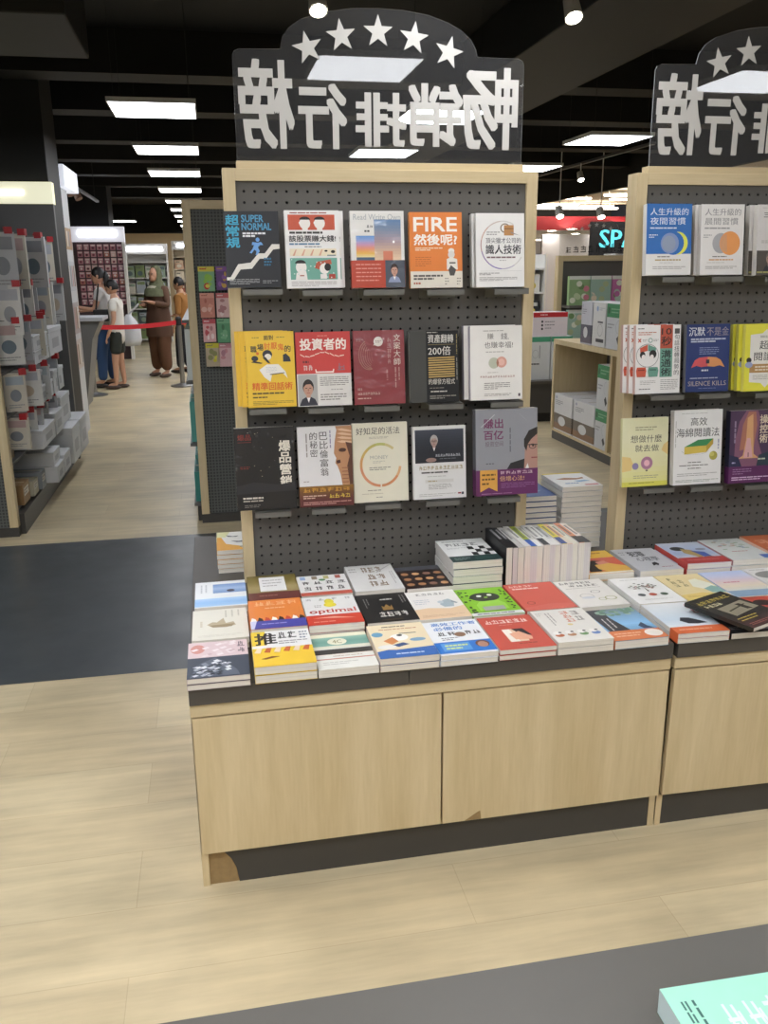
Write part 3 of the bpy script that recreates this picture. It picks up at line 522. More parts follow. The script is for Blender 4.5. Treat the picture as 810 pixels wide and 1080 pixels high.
@book('blackcrown', .152, .219, .018, '1f1e1e')
def _(a):
    a.l(.1, .16, .22, .5, 2, '8a8884', .3, True); a.l(.84, .1, .96, .4, 2, '8a8884', .3, True); a.p([(.46, .5), (.52, .4), (.58, .5), (.62, .42), (.62, .6), (.42, .6), (.42, .44)], '8a6a3a'); a.x(4, .3, .66, .86, .84, 'd4d0c9'); a.e(.58, .22, .12, .04, '5a5855'); a.l(.44, .2, .72, .25, 1, 'c9c5be', .6); a.r(.3, .92, .7, .95, '4a3a28')
@book('catwhite', .157, .22, .016, 'e6e2dc')
def _(a):
    a.x(5, .2, .08, .78, .17, '8f8b85'); a.p([(0, .66), (.3, .62), (.7, .68), (1, .6), (1, 1), (0, 1)], 'e3c4a0'); a.p([(.56, .52), (.66, .38), (.78, .34), (.86, .44), (.8, .62), (.62, .62)], 'a5b3b8'); a.e(.6, .44, .06, .05, 'bcc6c9'); a.p([(.82, .4), (.92, .5), (.88, .52), (.8, .46)], '8a9599'); a.l(.1, .3, .4, .5, 3, 'b5b9c0', .3); a.l(.1, .86, .9, .94, 2, 'c9a688', .4)
@book('greenblob', .156, .22, .018, '80b02e')
def _(a):
    a.r(.02, .02, .98, .92, '86c02c'); a.e(.5, .34, .3, .16, '2b322a'); a.e(.4, .3, .05, .035, 'e6ebe0'); a.e(.62, .28, .05, .035, 'e6ebe0'); a.e(.52, .36, .04, .02, '9ad046'); a.p([(.22, .62), (.32, .5), (.7, .48), (.8, .6), (.8, .8), (.22, .82)], '9bd24c')
    rd = random.Random(2)
    for i in range(40): u = rd.choice([rd.uniform(.03, .18), rd.uniform(.82, .94)]); v = rd.uniform(.05, .85); a.r(u, v, u+.045, v+.04, '274018')
    a.r(.3, .7, .72, .84, 'a9aca4'); a.r(0, .9, 1, 1, 'd9dcd6'); a.l(.1, .92, .9, .97, 1, '4a4c48', .5)
@book('redplain', .158, .22, .018, 'cc5c4c')
def _(a):
    a.x(5, .06, .07, .56, .15, 'e8c5bb'); a.l(.1, .18, .72, .23, 1, 'ecd2c9', .8); a.o(.22, .74, .08, .05, .2, '7a3028'); a.p([(0, .9), (.6, .8), (1, .85), (1, 1), (0, 1)], 'd0685a')
@book('glasses', .156, .221, .018, 'dedad2')
def _(a):
    a.x(6, .06, .06, .74, .15, '5c5852'); a.x(4, .2, .18, .84, .26, '6a665f'); a.l(.1, .3, .9, .33, 1, 'a59f96', .4); a.o(.36, .62, .14, .09, .12, 'b0aca5'); a.o(.62, .48, .1, .05, .15, '77736c'); a.o(.78, .74, .12, .07, .2, '9fa06a'); a.o(.6, .76, .08, .05, .2, '9fa06a'); a.e(.36, .68, .14, .04, 'c9ccd0')
@book('whitetree', .155, .22, .018, 'e9e8e4')
def _(a):
    rd = random.Random(4); a.l(.2, .08, .8, .11, 1, 'b9b5ae', .5)
    for i in range(40):
        A = rd.uniform(0, PI); q = rd.uniform(.3, 1); a.e(.5+.32*q*math.cos(A), .46-.22*q*math.sin(A), .03, .016, rd.choice(['8a8a80', 'b58a80', '6f7a68', 'a59a95']))
    a.p([(.48, .58), (.5, .4), (.52, .58)], '5a5048')
    for i, c in enumerate(('55585a', 'c4624f', '5a6a5a')): a.e(.26+i*.24, .7, .08, .05, c)
    a.l(.2, .85, .8, .9, 2, 'c5c2bb', .4)
@book('yellowpaint', .156, .22, .018, 'e2cf9c')
def _(a):
    a.p([(.5, .5), (.6, .24), (.78, .2), (.95, .4), (.98, .6), (.7, .64)], 'e6e4cf'); a.p([(.66, .6), (.9, .5), (1, .56), (1, .78), (.72, .76)], '8fb3ab'); a.x(3, .16, .12, .26, .5, '7d7455', True); a.x(2, .34, .2, .44, .5, '7d7455', True); a.p([(0, .8), (.5, .74), (1, .84), (1, 1), (0, 1)], 'dfc374'); a.l(.1, .84, .8, .9, 2, 'b99a55', .4)
@book('pastelsky', .157, .22, .018, 'b9c4dc')
def _(a):
    a.g(0, 0, 1, 1, ['b0c0e0', 'c3c5dc', 'd9c3c6', 'dfd0b8', 'cfd0c9', '8fa5b8']); a.l(.2, .4, .85, .5, 1, 'c9828a', .4); a.p([(.6, .82), (.72, .8), (.74, .86), (.62, .88)], 'e3e3e3'); a.r(0, .78, 1, 1, '8ba3b8')
@book('mushroom', .156, .22, .018, 'd5d3cf')
def _(a):
    a.e(.45, .3, .4, .16, '85837f'); a.r(.36, .3, .56, .6, 'bdbab4'); a.e(.6, .75, .35, .16, '4a4a5c'); a.l(.1, .05, .8, .1, 1, 'a9a6a0', .5)
@book('redhand', .156, .22, .02, 'b54a38')
def _(a):
    a.p([(.3, .4), (.6, .3), (.9, .5), (.6, .6)], 'e6cdb8'); a.e(.3, .22, .2, .1, '33221f'); a.l(.1, .8, .8, .9, 2, 'e0a898', .4)
# --- tables, back row
@book('bluepaint', .155, .218, .02, 'e3e5e6')
def _(a):
    a.r(.35, .12, 1, .48, '7f9cc8'); a.g(.35, .12, 1, .48, ['6a8cc0', '9fb6d6', '6f8fbd']); a.e(.7, .4, .08, .05, '3a3040'); a.l(.08, .12, .26, .45, 2, 'b9bcc0', .35, True); a.g(0, .68, 1, .97, ['a9c9ea', '8fb9e3', '9cc2e6'])
@book('brownlabel', .155, .218, .026, '7a6a38', band=(.72, '6a3a34', lambda a: (a.l(.2, .3, .8, .6, 1, '9a6a60', .4),)))
def _(a):
    a.g(0, 0, 1, .75, ['6f6230', '7c6d38', 'a08f62', '94845a']); a.r(.24, .08, .76, .66, 'e0dedb'); a.l(.3, .16, .7, .5, 3, 'aaa6a2', .3)
@book('smallwhite', .156, .178, .026, 'dcdad6')
def _(a):
    for i, c in enumerate(('8fa9cc', '8a7a62', 'b9b070', 'a85a4c')): a.r(.06+i*.24, .04, .17+i*.24, .2, c)
    for i in range(4): a.x(1, .06+i*.24, .3, .24+i*.24, .46, '4a4844')
    for i in range(4): a.x(1, .08+i*.22, .56, .24+i*.22, .76, '3d3b38')
    a.e(.5, .25, .07, .05, '5a8a5a'); a.r(0, .84, 1, 1, 'c2604e')
@book('brownletters', .155, .236, .028, 'd6d4d0')
def _(a):
    a.x(3, .3, .08, .74, .32, '7a5f42'); a.x(2, .36, .38, .76, .6, '7a5f42'); a.x(2, .34, .64, .74, .86, '7a5f42'); a.l(.86, .3, .95, .8, 2, 'aaa7a2', .4, True); a.l(.05, .1, .22, .3, 2, 'aaa7a2', .4)
    a.p([(.6, .3), (.98, .02), (1, .03), (.62, .33)], 'aba8a3')
@book('faces', .15, .2, .028, '2c211f')
def _(a):
    a.r(0, 0, 1, .18, '4f5055'); rd = random.Random(8)
    for j in range(3):
        for i in range(4): a.e(.14+i*.24, .36+j*.24, .095, .075, '55402e'); a.e(.14+i*.24, .35+j*.24, .08, .06, rd.choice(['c08f62', 'a97a55', 'd0a070', '8f6a5a']))
@book('checker', .16, .226, .018, 'dededa', 'd6d4ce')
def _(a):
    a.l(.1, .06, .7, .12, 1, '8a8a88', .5); a.x(4, .1, .18, .8, .32, '6f6f6d'); a.l(.1, .38, .5, .44, 2, 'a5a5a2', .4)
    for j in range(3):
        for i in range(4):
            if (i+j) % 2 == 0: a.r(.52+i*.12, .36+j*.13, .64+i*.12, .49+j*.13, '20211f')
    a.r(0, .76, 1, 1, '263a38'); a.l(.08, .82, .4, .94, 2, '8fa39c', .4); a.l(.5, .8, .9, .95, 3, '3c5a52', .5)
@book('yellowred', .157, .222, .02, 'd8a03a')
def _(a):
    a.r(0, 0, 1, .32, 'dfb43f'); a.l(.1, .06, .8, .26, 2, 'a87a28', .5); a.r(0, .32, 1, .9, 'cf5f4c'); a.p([(.1, .9), (.2, .52), (.42, .42), (.7, .5), (.56, .62), (.4, .74), (.36, .9)], '2b2422'); a.p([(.36, .62), (.7, .58), (1, .74), (1, .96), (.5, .94), (.34, .8)], 'e0b054'); a.p([(.44, .5), (.66, .46), (.72, .58), (.46, .62)], 'd98a7a'); a.r(0, .94, 1, 1, 'e6dccb')
@book('crime', .155, .226, .016, 'bfbfc1')
def _(a):
    a.t('犯罪', .26, .14, .62, .36, '3a3a3c', .02); a.t('心理學', .28, .4, .8, .58, '55565a', .012); a.p([(.5, .68), (.6, .64), (.64, .72), (.58, .8), (.54, .76), (.46, .8)], '2b2b2d'); a.l(.08, .12, .2, .3, 2, '8a8a8c', .4); a.l(.6, .84, .92, .88, 1, 'a06a70', .6)
@book('bluered', .16, .22, .022, 'c3c9d6', 'b8453e', band=(.74, 'b34440', lambda a: (a.l(.1, .3, .9, .6, 1, 'c9746c', .5),)))
def _(a):
    a.g(0, 0, 1, .78, ['c9cdd8', 'b9c3d8', 'a9b5d0', 'c9c9d0']); a.e(.3, .3, .16, .1, '3a3a3a'); a.p([(.3, .5), (.36, .3), (.55, .38), (.7, .66), (.5, .74)], 'b39a62'); a.p([(.52, .4), (.78, .5), (.8, .72), (.62, .72)], '4a5fa5'); a.e(.8, .36, .12, .05, '8a8a95'); a.e(.72, .74, .12, .05, '7a7a6a')
@book('papers', .158, .222, .02, 'cfd1cc', 'b08a8a')
def _(a):
    rd = random.Random(6)
    for i in range(26): u = rd.uniform(.1, .8); v = rd.uniform(.06, .5); a.r(u, v, u+.1, v+.03, rd.choice(['8fa583', 'a9b59c', 'c49a8a', '8a9aa5']))
    a.l(.3, .6, .9, .66, 1, 'b5746a', .4); a.r(.76, .82, 1, .98, '4a68ad')
@book('orangesale', .156, .22, .024, 'c26a42', 'd9b09a')
def _(a): a.x(2, .1, .2, .8, .5, 'dca080'); a.l(.1, .6, .8, .7, 2, 'e0a888', .4)
@book('bird', .155, .215, .016, 'e8e6df')
def _(a):
    a.p([(0, .2), (.1, .3), (.2, .66), (.5, .8), (.6, 1), (0, 1)], 'e3a63c'); a.p([(0, 0), (.3, 0), (.2, .3), (0, .3)], 'e0dfa8'); a.p([(.2, .18), (.36, .26), (.5, .24), (.44, .3), (.26, .28)], '3f4448'); a.p([(.3, .5), (.5, .54), (.62, .5), (.9, .6), (.6, .6), (.44, .6)], '4f5458'); a.l(.5, .8, .9, .88, 2, '4a4a4a', .5)
@book('fishcover', .155, .215, .018, 'e3e1dc')
def _(a):
    a.r(0, 0, 1, .07, 'd9c23c'); a.p([(.14, .42), (.4, .36), (.7, .42), (.86, .36), (.84, .46), (.6, .52), (.3, .5)], '9a6232'); a.p([(.5, .6), (.8, .56), (.9, .64), (.6, .7)], '7fa5c4'); a.l(.2, .72, .8, .8, 1, '4f78a8', .6); a.r(.62, .86, .95, .92, 'b54a42')
@book('bluecover', .155, .215, .02, '3f5a8c')
def _(a): a.x(2, .2, .2, .8, .45, '8fa3c8'); a.l(.2, .6, .8, .7, 2, '8fa3c8', .4)
@book('mint', .19, .26, .04, 'a0d8c0', 'c9d9d6')
def _(a):
    a.x(3, .32, .14, .8, .36, 'd3f0e4'); a.x(2, .3, .5, .72, .7, 'd3f0e4'); a.l(.08, .1, .14, .42, 2, '3f6a62', .5, True); a.l(.16, .1, .2, .36, 1, '3f6a62', .5, True); a.l(.3, .8, .9, .9, 2, 'b9e6d6', .4)
# ------------------------------------------------------------------ floor
def floor_wood():
    m = bpy.data.materials.new('oak_plank_floor'); m.use_nodes = True; nt = m.node_tree; n = nt.nodes; b = n['Principled BSDF']
    tc = n.new('ShaderNodeTexCoord'); br = n.new('ShaderNodeTexBrick'); br.inputs['Scale'].default_value = 1; br.inputs['Brick Width'].default_value = 1.35; br.inputs['Row Height'].default_value = .235
    br.inputs['Mortar Size'].default_value = .0012; br.inputs['Color1'].default_value = (*rgb('c6b592'), 1); br.inputs['Color2'].default_value = (*rgb('cfc09d'), 1); br.inputs['Mortar'].default_value = (*rgb('bba987'), 1); br.offset = .37
    mp = n.new('ShaderNodeMapping'); mp.inputs['Location'].default_value = (.28, .12, 0); nt.links.new(tc.outputs['Object'], mp.inputs[0]); nt.links.new(mp.outputs[0], br.inputs['Vector'])
    m2 = n.new('ShaderNodeMapping'); m2.inputs['Scale'].default_value = (1.2, 11, 1); no = n.new('ShaderNodeTexNoise'); no.inputs['Scale'].default_value = 1.6; no.inputs['Detail'].default_value = 7; no.inputs['Roughness'].default_value = .6
    nt.links.new(tc.outputs['Object'], m2.inputs[0]); nt.links.new(m2.outputs[0], no.inputs['Vector'])
    no2 = n.new('ShaderNodeTexNoise'); no2.inputs['Scale'].default_value = 2.2; no2.inputs['Detail'].default_value = 4; nt.links.new(tc.outputs['Object'], no2.inputs['Vector'])
    ad = n.new('ShaderNodeMath'); ad.inputs[1].default_value = 0; nt.links.new(no.outputs['Fac'], ad.inputs[0]); nt.links.new(no2.outputs['Fac'], ad.inputs[1])
    mr = n.new('ShaderNodeMapRange'); mr.inputs['From Min'].default_value = .7; mr.inputs['From Max'].default_value = 1.3; mr.inputs['To Min'].default_value = .72; mr.inputs['To Max'].default_value = 1.16
    nt.links.new(ad.outputs[0], mr.inputs['Value']); hs = n.new('ShaderNodeHueSaturation'); nt.links.new(br.outputs['Color'], hs.inputs['Color']); nt.links.new(mr.outputs[0], hs.inputs['Value']); nt.links.new(hs.outputs[0], b.inputs['Base Color'])
    b.inputs['Roughness'].default_value = .38; return m
FWOOD = floor_wood()
def strip_mat():
    m = mat('dark_vinyl_floor', '3f4447', .33, noise=.2, scale=3); nt = m.node_tree; n = nt.nodes; b = n['Principled BSDF']
    tc = n.new('ShaderNodeTexCoord'); no = n.new('ShaderNodeTexNoise'); no.inputs['Scale'].default_value = 5; no.inputs['Detail'].default_value = 8
    mr = n.new('ShaderNodeMapRange'); mr.inputs['From Min'].default_value = .35; mr.inputs['From Max'].default_value = .7; mr.inputs['To Min'].default_value = .3; mr.inputs['To Max'].default_value = .42
    nt.links.new(tc.outputs['Object'], no.inputs['Vector']); nt.links.new(no.outputs['Fac'], mr.inputs['Value']); nt.links.new(mr.outputs[0], b.inputs['Roughness']); return m
FDARK = strip_mat()
f = MB()
for y0, y1, m in ((-10, 3.415, FWOOD), (3.415, 5.36, FDARK), (5.36, 36, FWOOD)): f.face([(-9, y0, 0), (16, y0, 0), (16, y1, 0), (-9, y1, 0)], m)
struct(f.build('floor'))

# ------------------------------------------------------------------ display cabinets
CW = 1.308
def cabinet(label, x0, roll):
    t = thing('display_cabinet', label, 'cabinet', (x0, 2.012, 0), 'display cabinets of the book island')
    c = MB(); c.box(0, CW, .03, .05, .1, .553, WOOD); c.box(0, .018, .03, 1.28, 0, .553, WOOD); c.box(CW-.018, CW, .03, 1.28, 0, .553, WOOD); c.box(0, CW, 1.26, 1.28, .0, .553, WOOD); c.box(0, CW, .05, 1.26, .1, .12, WOOD)
    c.build('carcass', t)
    r = MB(); r.box(0, CW, .008, .03, .517, .553, WOODX); r.build('front_rail', t, bevel=.001)
    for k, (a, b) in enumerate(((.003, .651), (.657, CW-.003))):
        d = MB(); d.box(a, b, .008, .027, .115, .512, WOOD)
        if label.startswith('left') and k == 1: d.prism([(.72, .116), (.768, .116), (.765, .142), (.758, .14)], .0006, RAW, lambda p: (p[0], .0078-p[2], p[1]))
        d.build('door', t, bevel=.0012)
    q = MB(); q.box(.0, CW, .036, .048, 0, .113, RAW)
    arc = [(.085+.06*(1-math.cos(i/8*PI/2))*-1+.0, .112*(1-i/8)) for i in range(9)]
    poly = [(.03, .113), (.058, .1), (.078, .075), (.09, .045), (.096, .0), (CW, 0), (CW, .113)] if label.startswith('left') else [(0, .113), (0, 0), (CW, 0), (CW, .113)]
    q.prism(poly, .003, KICK, lambda p: (p[0], .036-p[2], p[1])); q.build('kickboard', t)
    w = MB(); w.box(0, .5605+.0, 0, 1.3, .553, .6, CTOP); w.box(.562, CW, 0, 1.3, .553, .6, CTOP); w.build('countertop', t, bevel=.0015)
    t.rotation_euler = (0, roll, 0); return t
cabinet('left maple display cabinet with charcoal top, chipped second door and worn kickboard corner', -.108, 0)
c2 = cabinet('right maple display cabinet with charcoal top, running out of the right edge', 1.2035, math.radians(1.0))
R2 = math.tan(math.radians(1.0))
def ztop(x): return .6006-(max(0, x-1.2035)*R2 if x > 1.2 else 0)

# cabinet in the foreground, only its top shows
t = thing('display_table', 'low charcoal topped display table in the foreground, cut off at the bottom', 'table', (-1.3, .36, 0))
w = MB(); w.box(0, 3.2, 0, .648, .553, .6, mat('grey_laminate_top', '5b5852', .45, noise=.05, scale=20)); w.build('countertop', t, bevel=.0015)
w = MB(); w.box(.03, 3.17, .03, .62, .1, .552, WOOD); w.build('carcass', t)
w = MB(); w.box(.06, 3.14, .06, .59, 0, .1, KICK); w.build('kickboard', t)
p = atz(692, 1043, .642)
put_book('mint', Matrix.Translation((p.x, p.y-.26, .601)) @ Matrix.Rotation(-.02, 4, 'Z'), 'thick mint green book in the bottom right corner on the foreground table', GT)

# ------------------------------------------------------------------ pegboard stands
def stand(label, x0):
    t = thing('pegboard_stand', label, 'display stand', (x0, 2.746, .6012), 'pegboard stands on the book island')
    W, H = .971, 1.284; 
    for a in (0, W-.036):
        fr = MB(); fr.box(a, a+.036, 0, .07, 0, H, WOOD); fr.build('side_post', t, bevel=.001)
    r = MB(); r.box(.036, W-.036, 0, .07, H-.035, H, WOODX); r.build('top_rail', t, bevel=.001)
    c = MB(); c.box(.043, W-.043, .018, .062, H, H+.022, WOODX); c.build('sign_base', t, bevel=.001)
    # perforated sheet: every hole is cut through
    g = MB(); pt = .0315; nx = int((W-.072)/pt); nz = int((H-.035)/pt); ox = .036+((W-.072)-nx*pt)/2; oz = (H-.035)-nz*pt-.012; y = .012; rr = .0044
    vs = []; fs = []
    for j in range(nz):
        for i in range(nx):
            cx, cz = ox+(i+.5)*pt, oz+(j+.5)*pt; b = len(vs); h = pt/2
            sq = [(cx-h, cz-h), (cx, cz-h), (cx+h, cz-h), (cx+h, cz), (cx+h, cz+h), (cx, cz+h), (cx-h, cz+h), (cx-h, cz)]
            vs += [(x, y, z) for x, z in sq]
            A = [math.radians(225+45*k) for k in range(8)]
            vs += [(cx+rr*math.cos(q), y, cz+rr*math.sin(q)) for q in A]+[(cx+rr*math.cos(q), y+.004, cz+rr*math.sin(q)) for q in A]
            for k in range(8):
                k2 = (k+1) % 8; fs += [(b+k, b+k2, b+8+k2, b+8+k), (b+8+k, b+8+k2, b+16+k2, b+16+k)]
    g.mesh_in(vs, fs, PEG)
    x1, z1 = ox+nx*pt, oz+nz*pt
    for a, b_, c_, d in ((.036, ox, 0, H-.035), (x1, W-.036, 0, H-.035), (ox, x1, 0, oz), (ox, x1, z1, H-.035)): g.box(a, b_, y, y+.004, c_, d, PEG)
    g.build('pegboard', t)
    k = MB(); k.box(.036, W-.036, .03, .045, 0, H-.035, BACKING); k.build('backing_board', t)
    return t
SX = (.062, 1.368)
stand('maple framed grey pegboard stand on the left display cabinet', SX[0])
stand('maple framed grey pegboard stand cut off by the right edge', SX[1])

# ------------------------------------------------------------------ clear signs with reversed lettering
def acrylic():
    m = bpy.data.materials.new('dusty_clear_acrylic'); m.use_nodes = True; nt = m.node_tree; n = nt.nodes; n.remove(n['Principled BSDF']); out = n['Material Output']
    tr = n.new('ShaderNodeBsdfTransparent'); tr.inputs[0].default_value = (.93, .94, .94, 1); df = n.new('ShaderNodeBsdfDiffuse'); gl = n.new('ShaderNodeBsdfGlossy'); gl.inputs['Roughness'].default_value = .015
    tc = n.new('ShaderNodeTexCoord'); no = n.new('ShaderNodeTexNoise'); no.inputs['Scale'].default_value = 90; no.inputs['Detail'].default_value = 4; nt.links.new(tc.outputs['Object'], no.inputs['Vector'])
    mr = n.new('ShaderNodeMapRange'); mr.inputs['To Min'].default_value = .015; mr.inputs['To Max'].default_value = .055; nt.links.new(no.outputs['Fac'], mr.inputs['Value'])
    df.inputs[0].default_value = (.8, .8, .82, 1); m1 = n.new('ShaderNodeMixShader'); nt.links.new(mr.outputs[0], m1.inputs[0]); nt.links.new(tr.outputs[0], m1.inputs[1]); nt.links.new(df.outputs[0], m1.inputs[2])
    fr = n.new('ShaderNodeFresnel'); fr.inputs['IOR'].default_value = 1.49; m2 = n.new('ShaderNodeMixShader'); nt.links.new(fr.outputs[0], m2.inputs[0]); nt.links.new(m1.outputs[0], m2.inputs[1]); nt.links.new(gl.outputs[0], m2.inputs[2])
    nt.links.new(m2.outputs[0], out.inputs['Surface']); return m
ACR = acrylic(); EDGE = mat('acrylic_polished_edge', 'aeb2b4', .3); LET = mat('pale_grey_vinyl', 'c9c7c2', .6)
def sign(label, x0, ox, scale=1.0, y0=2.785, z0=1.9075, letters=True, name='acrylic_sign'):
    t = thing(name, label, 'sign', (x0, y0, z0), 'clear signs on top of the stands')
    ol = [(0, 0), (.88, 0), (.88, .285), (.875, .296), (.862, .302), (.732, .303), (.727, .322), (.712, .348), (.685, .37), (.64, .392), (.58, .41), (.5, .42), (.428, .422), (.35, .419), (.27, .406), (.2, .385), (.165, .362), (.145, .335), (.138, .305), (.02, .302), (.006, .296), (0, .284)]
    p = MB(); n = len(ol)
    for y in (0, .004): p.face([(x, y, z) for x, z in ol], ACR)
    for i in range(n):
        (a, b), (c, d) = ol[i], ol[(i+1) % n]; p.face([(a, 0, b), (c, 0, d), (c, .004, d), (a, .004, b)], EDGE)
    p.build('panel', t)
    if letters:
        for ch, x, z1, w, z2 in (('榜', .012, .036, .161, .277), ('行', .185, .038, .145, .217), ('排', .356, .046, .156, .197), ('销', .518, .049, .17, .226), ('畅', .688, .043, .176, .275)):
            vs, fs = glyphs(ch); q = MB(); k = 0
            for dx in (-.0042, 0, .0042):
                for dz in (-.0042, 0, .0042): q.mesh_in([(x+.004+(1-u)*(w-.008)+dx, .0-.0004-k*.0001, z1+.004+v*(z2-z1-.008)+dz) for u, v in vs], fs, LET); k += 1
            q.build('character', t)
        for x, z in ((.218, .311), (.317, .346), (.427, .36), (.535, .347), (.642, .312)):
            q = MB(); pts = [(x+(.046 if k % 2 == 0 else .0185)*math.sin(k*PI/5+(x-.427)*1.1), z+(.046 if k % 2 == 0 else .0185)*math.cos(k*PI/5+(x-.427)*1.1)) for k in range(10)]
            q.prism(pts, .0012, LET, lambda p: (p[0], -.0003-p[2], p[1])); q.build('star', t)
    return t
sign('clear acrylic sign with five stars and large reversed characters on the left stand', .109, 0)
sign('clear acrylic sign with reversed characters on the right stand, cut off by the frame', .109+1.314, 0)

# ------------------------------------------------------------------ face-out books on the stands
LEAN = math.radians(6)
def face(key, px, Y, label, group, behind=(), lab2=''):
    b = BK[key]; p = aty(px[0], px[1], Y)
    for i, dx in enumerate((0,)+tuple(behind)):
        off = i*(b['t']+.0032)
        M = Matrix.Translation((p.x+dx, Y+off+b['t'], p.z)) @ Matrix.Rotation(PI/2-LEAN, 4, 'X')
        lb = label if i == 0 else ['', 'copy right behind the ', 'rearmost copy behind the '][i]+lab2
        put_book(key, M, ' '.join(lb.split()[:16]), group)
def ledge(xa, xb, ytop, Y, label):
    a = aty(xa, ytop, Y); b = aty(xb, ytop, Y); t = thing('book_ledge', label, 'ledge', (a.x, Y, a.z-.001), 'steel ledges hooked on the pegboards'); w = b.x-a.x
    s = MB(); s.box(0, w, -.008, 2.7575-Y, -.002, 0, LEDGE); s.box(0, w, -.008, -.006, -.018, 0, LEDGE); s.box(0, w, 2.7555-Y, 2.7575-Y, -.03, 0, LEDGE); s.build('bracket', t)
DISP = [('super', (240, 304.4), 2.66, 'black book with blue lettering, a runner and white stairs, top left of the left pegboard', (), '', 256, 298),
 ('stock', (303.3, 305), 2.655, 'white book with cartoon heads in red and green panels, top row', (.016,), 'white book with cartoon heads', 319, 361),
 ('sunset', (371.5, 304.6), 2.66, 'book with sunset sky rectangles and a red band, top row centre', (), '', 383, 426),
 ('fire', (433.3, 304.6), 2.66, 'orange book titled FIRE beside the sunset book', (), '', 450, 489),
 ('ringcase', (502.5, 303.8), 2.66, 'white book with a thin ring and brown briefcase, top right of the left pegboard', (-.006,), 'white book with the thin ring', 521, 557),
 ('yellow', (262.3, 431), 2.655, 'yellow book with orange title and a reading figure, left pegboard', (-.017, -.03), 'yellow book with the reading figure', 263, 302),
 ('investor', (314.5, 429.8), 2.66, 'red and white book with a portrait of a man in a suit, middle row', (), '', 325, 362),
 ('maroon', (374.5, 428), 2.66, 'glossy maroon book with flame lines, middle row centre', (), '', 384, 421),
 ('formula', (433, 425.8), 2.66, 'dark grey book with a black strip and gold bars, middle row', (), '', 452, 488),
 ('happy', (496.5, 423.4), 2.655, 'white book with overlapping green and pink discs, middle row right', (-.014,), 'white book with two discs', 517, 551),
 ('blackbig', (251, 540), 2.65, 'large black book with white vertical title, bottom left of the left pegboard', (), '', 269, 307),
 ('babylon', (317, 536.3), 2.65, 'white book with a carved stone face and brown band, bottom row', (), '', 329, 364),
 ('money', (374, 531.5), 2.66, 'cream book with a large open ring, bottom row centre', (), '', 385, 422),
 ('oldman', (436.7, 528), 2.66, 'white framed book with a dark photograph of a seated old man', (), '', 449, 484),
 ('billion', (502.5, 524.8), 2.62, 'large shiny grey book with a purple band and half face, bottom row right', (), '', 514, 548)]
D2 = [('night', (680.8, 291.2), 2.66, 'blue and white book with a yellow crescent moon, top of the right pegboard', (.012,), 'blue book with the crescent moon', 698, 731),
 ('morning', (738, 290.8), 2.66, 'white book with an orange sun disc beside the crescent moon book', (-.008,), 'white book with the orange sun', 750, 783),
 ('plainwhite', (797, 291), 2.655, 'plain white book with a small portrait, cut off by the right edge, top row', (-.012,), 'plain white book with a portrait', 806, 840),
 ('tensec', (669.6, 416.5), 2.65, 'white book with red and green vertical panels, middle row right pegboard', (-.012, -.024), 'white book with red and green panels', 686, 720),
 ('silence', (722.5, 414.6), 2.66, 'navy blue book titled SILENCE KILLS, right pegboard', (), '', 737, 769),
 ('yellowlabel', (784, 413.6), 2.655, 'bright yellow book with a white label shape, cut off by the right edge', (-.012, -.02), 'bright yellow label book', 796, 830),
 ('pastel', (655.6, 514.7), 2.66, 'pale yellow book with a pink flower disc, bottom left of the right pegboard', (), '', 678, 710),
 ('sponge', (709.5, 513), 2.64, 'white book with a green and yellow sponge, bottom row right pegboard', (), '', 728, 761),
 ('purplecave', (768, 511), 2.64, 'purple book with a glowing cave path, bottom row at the right edge', (), '', 785, 818)]
for L, g, nm in ((DISP, GD, 'left'), (D2, G2, 'right')):
    for key, px, Y, lb, bh, l2, xa, xb in L:
        face(key, px, Y, lb, g, bh, l2)
        ledge(xa, xb, px[1], Y, 'grey steel ledge under the '+' '.join(lb.replace(',', '').split()[:11]))

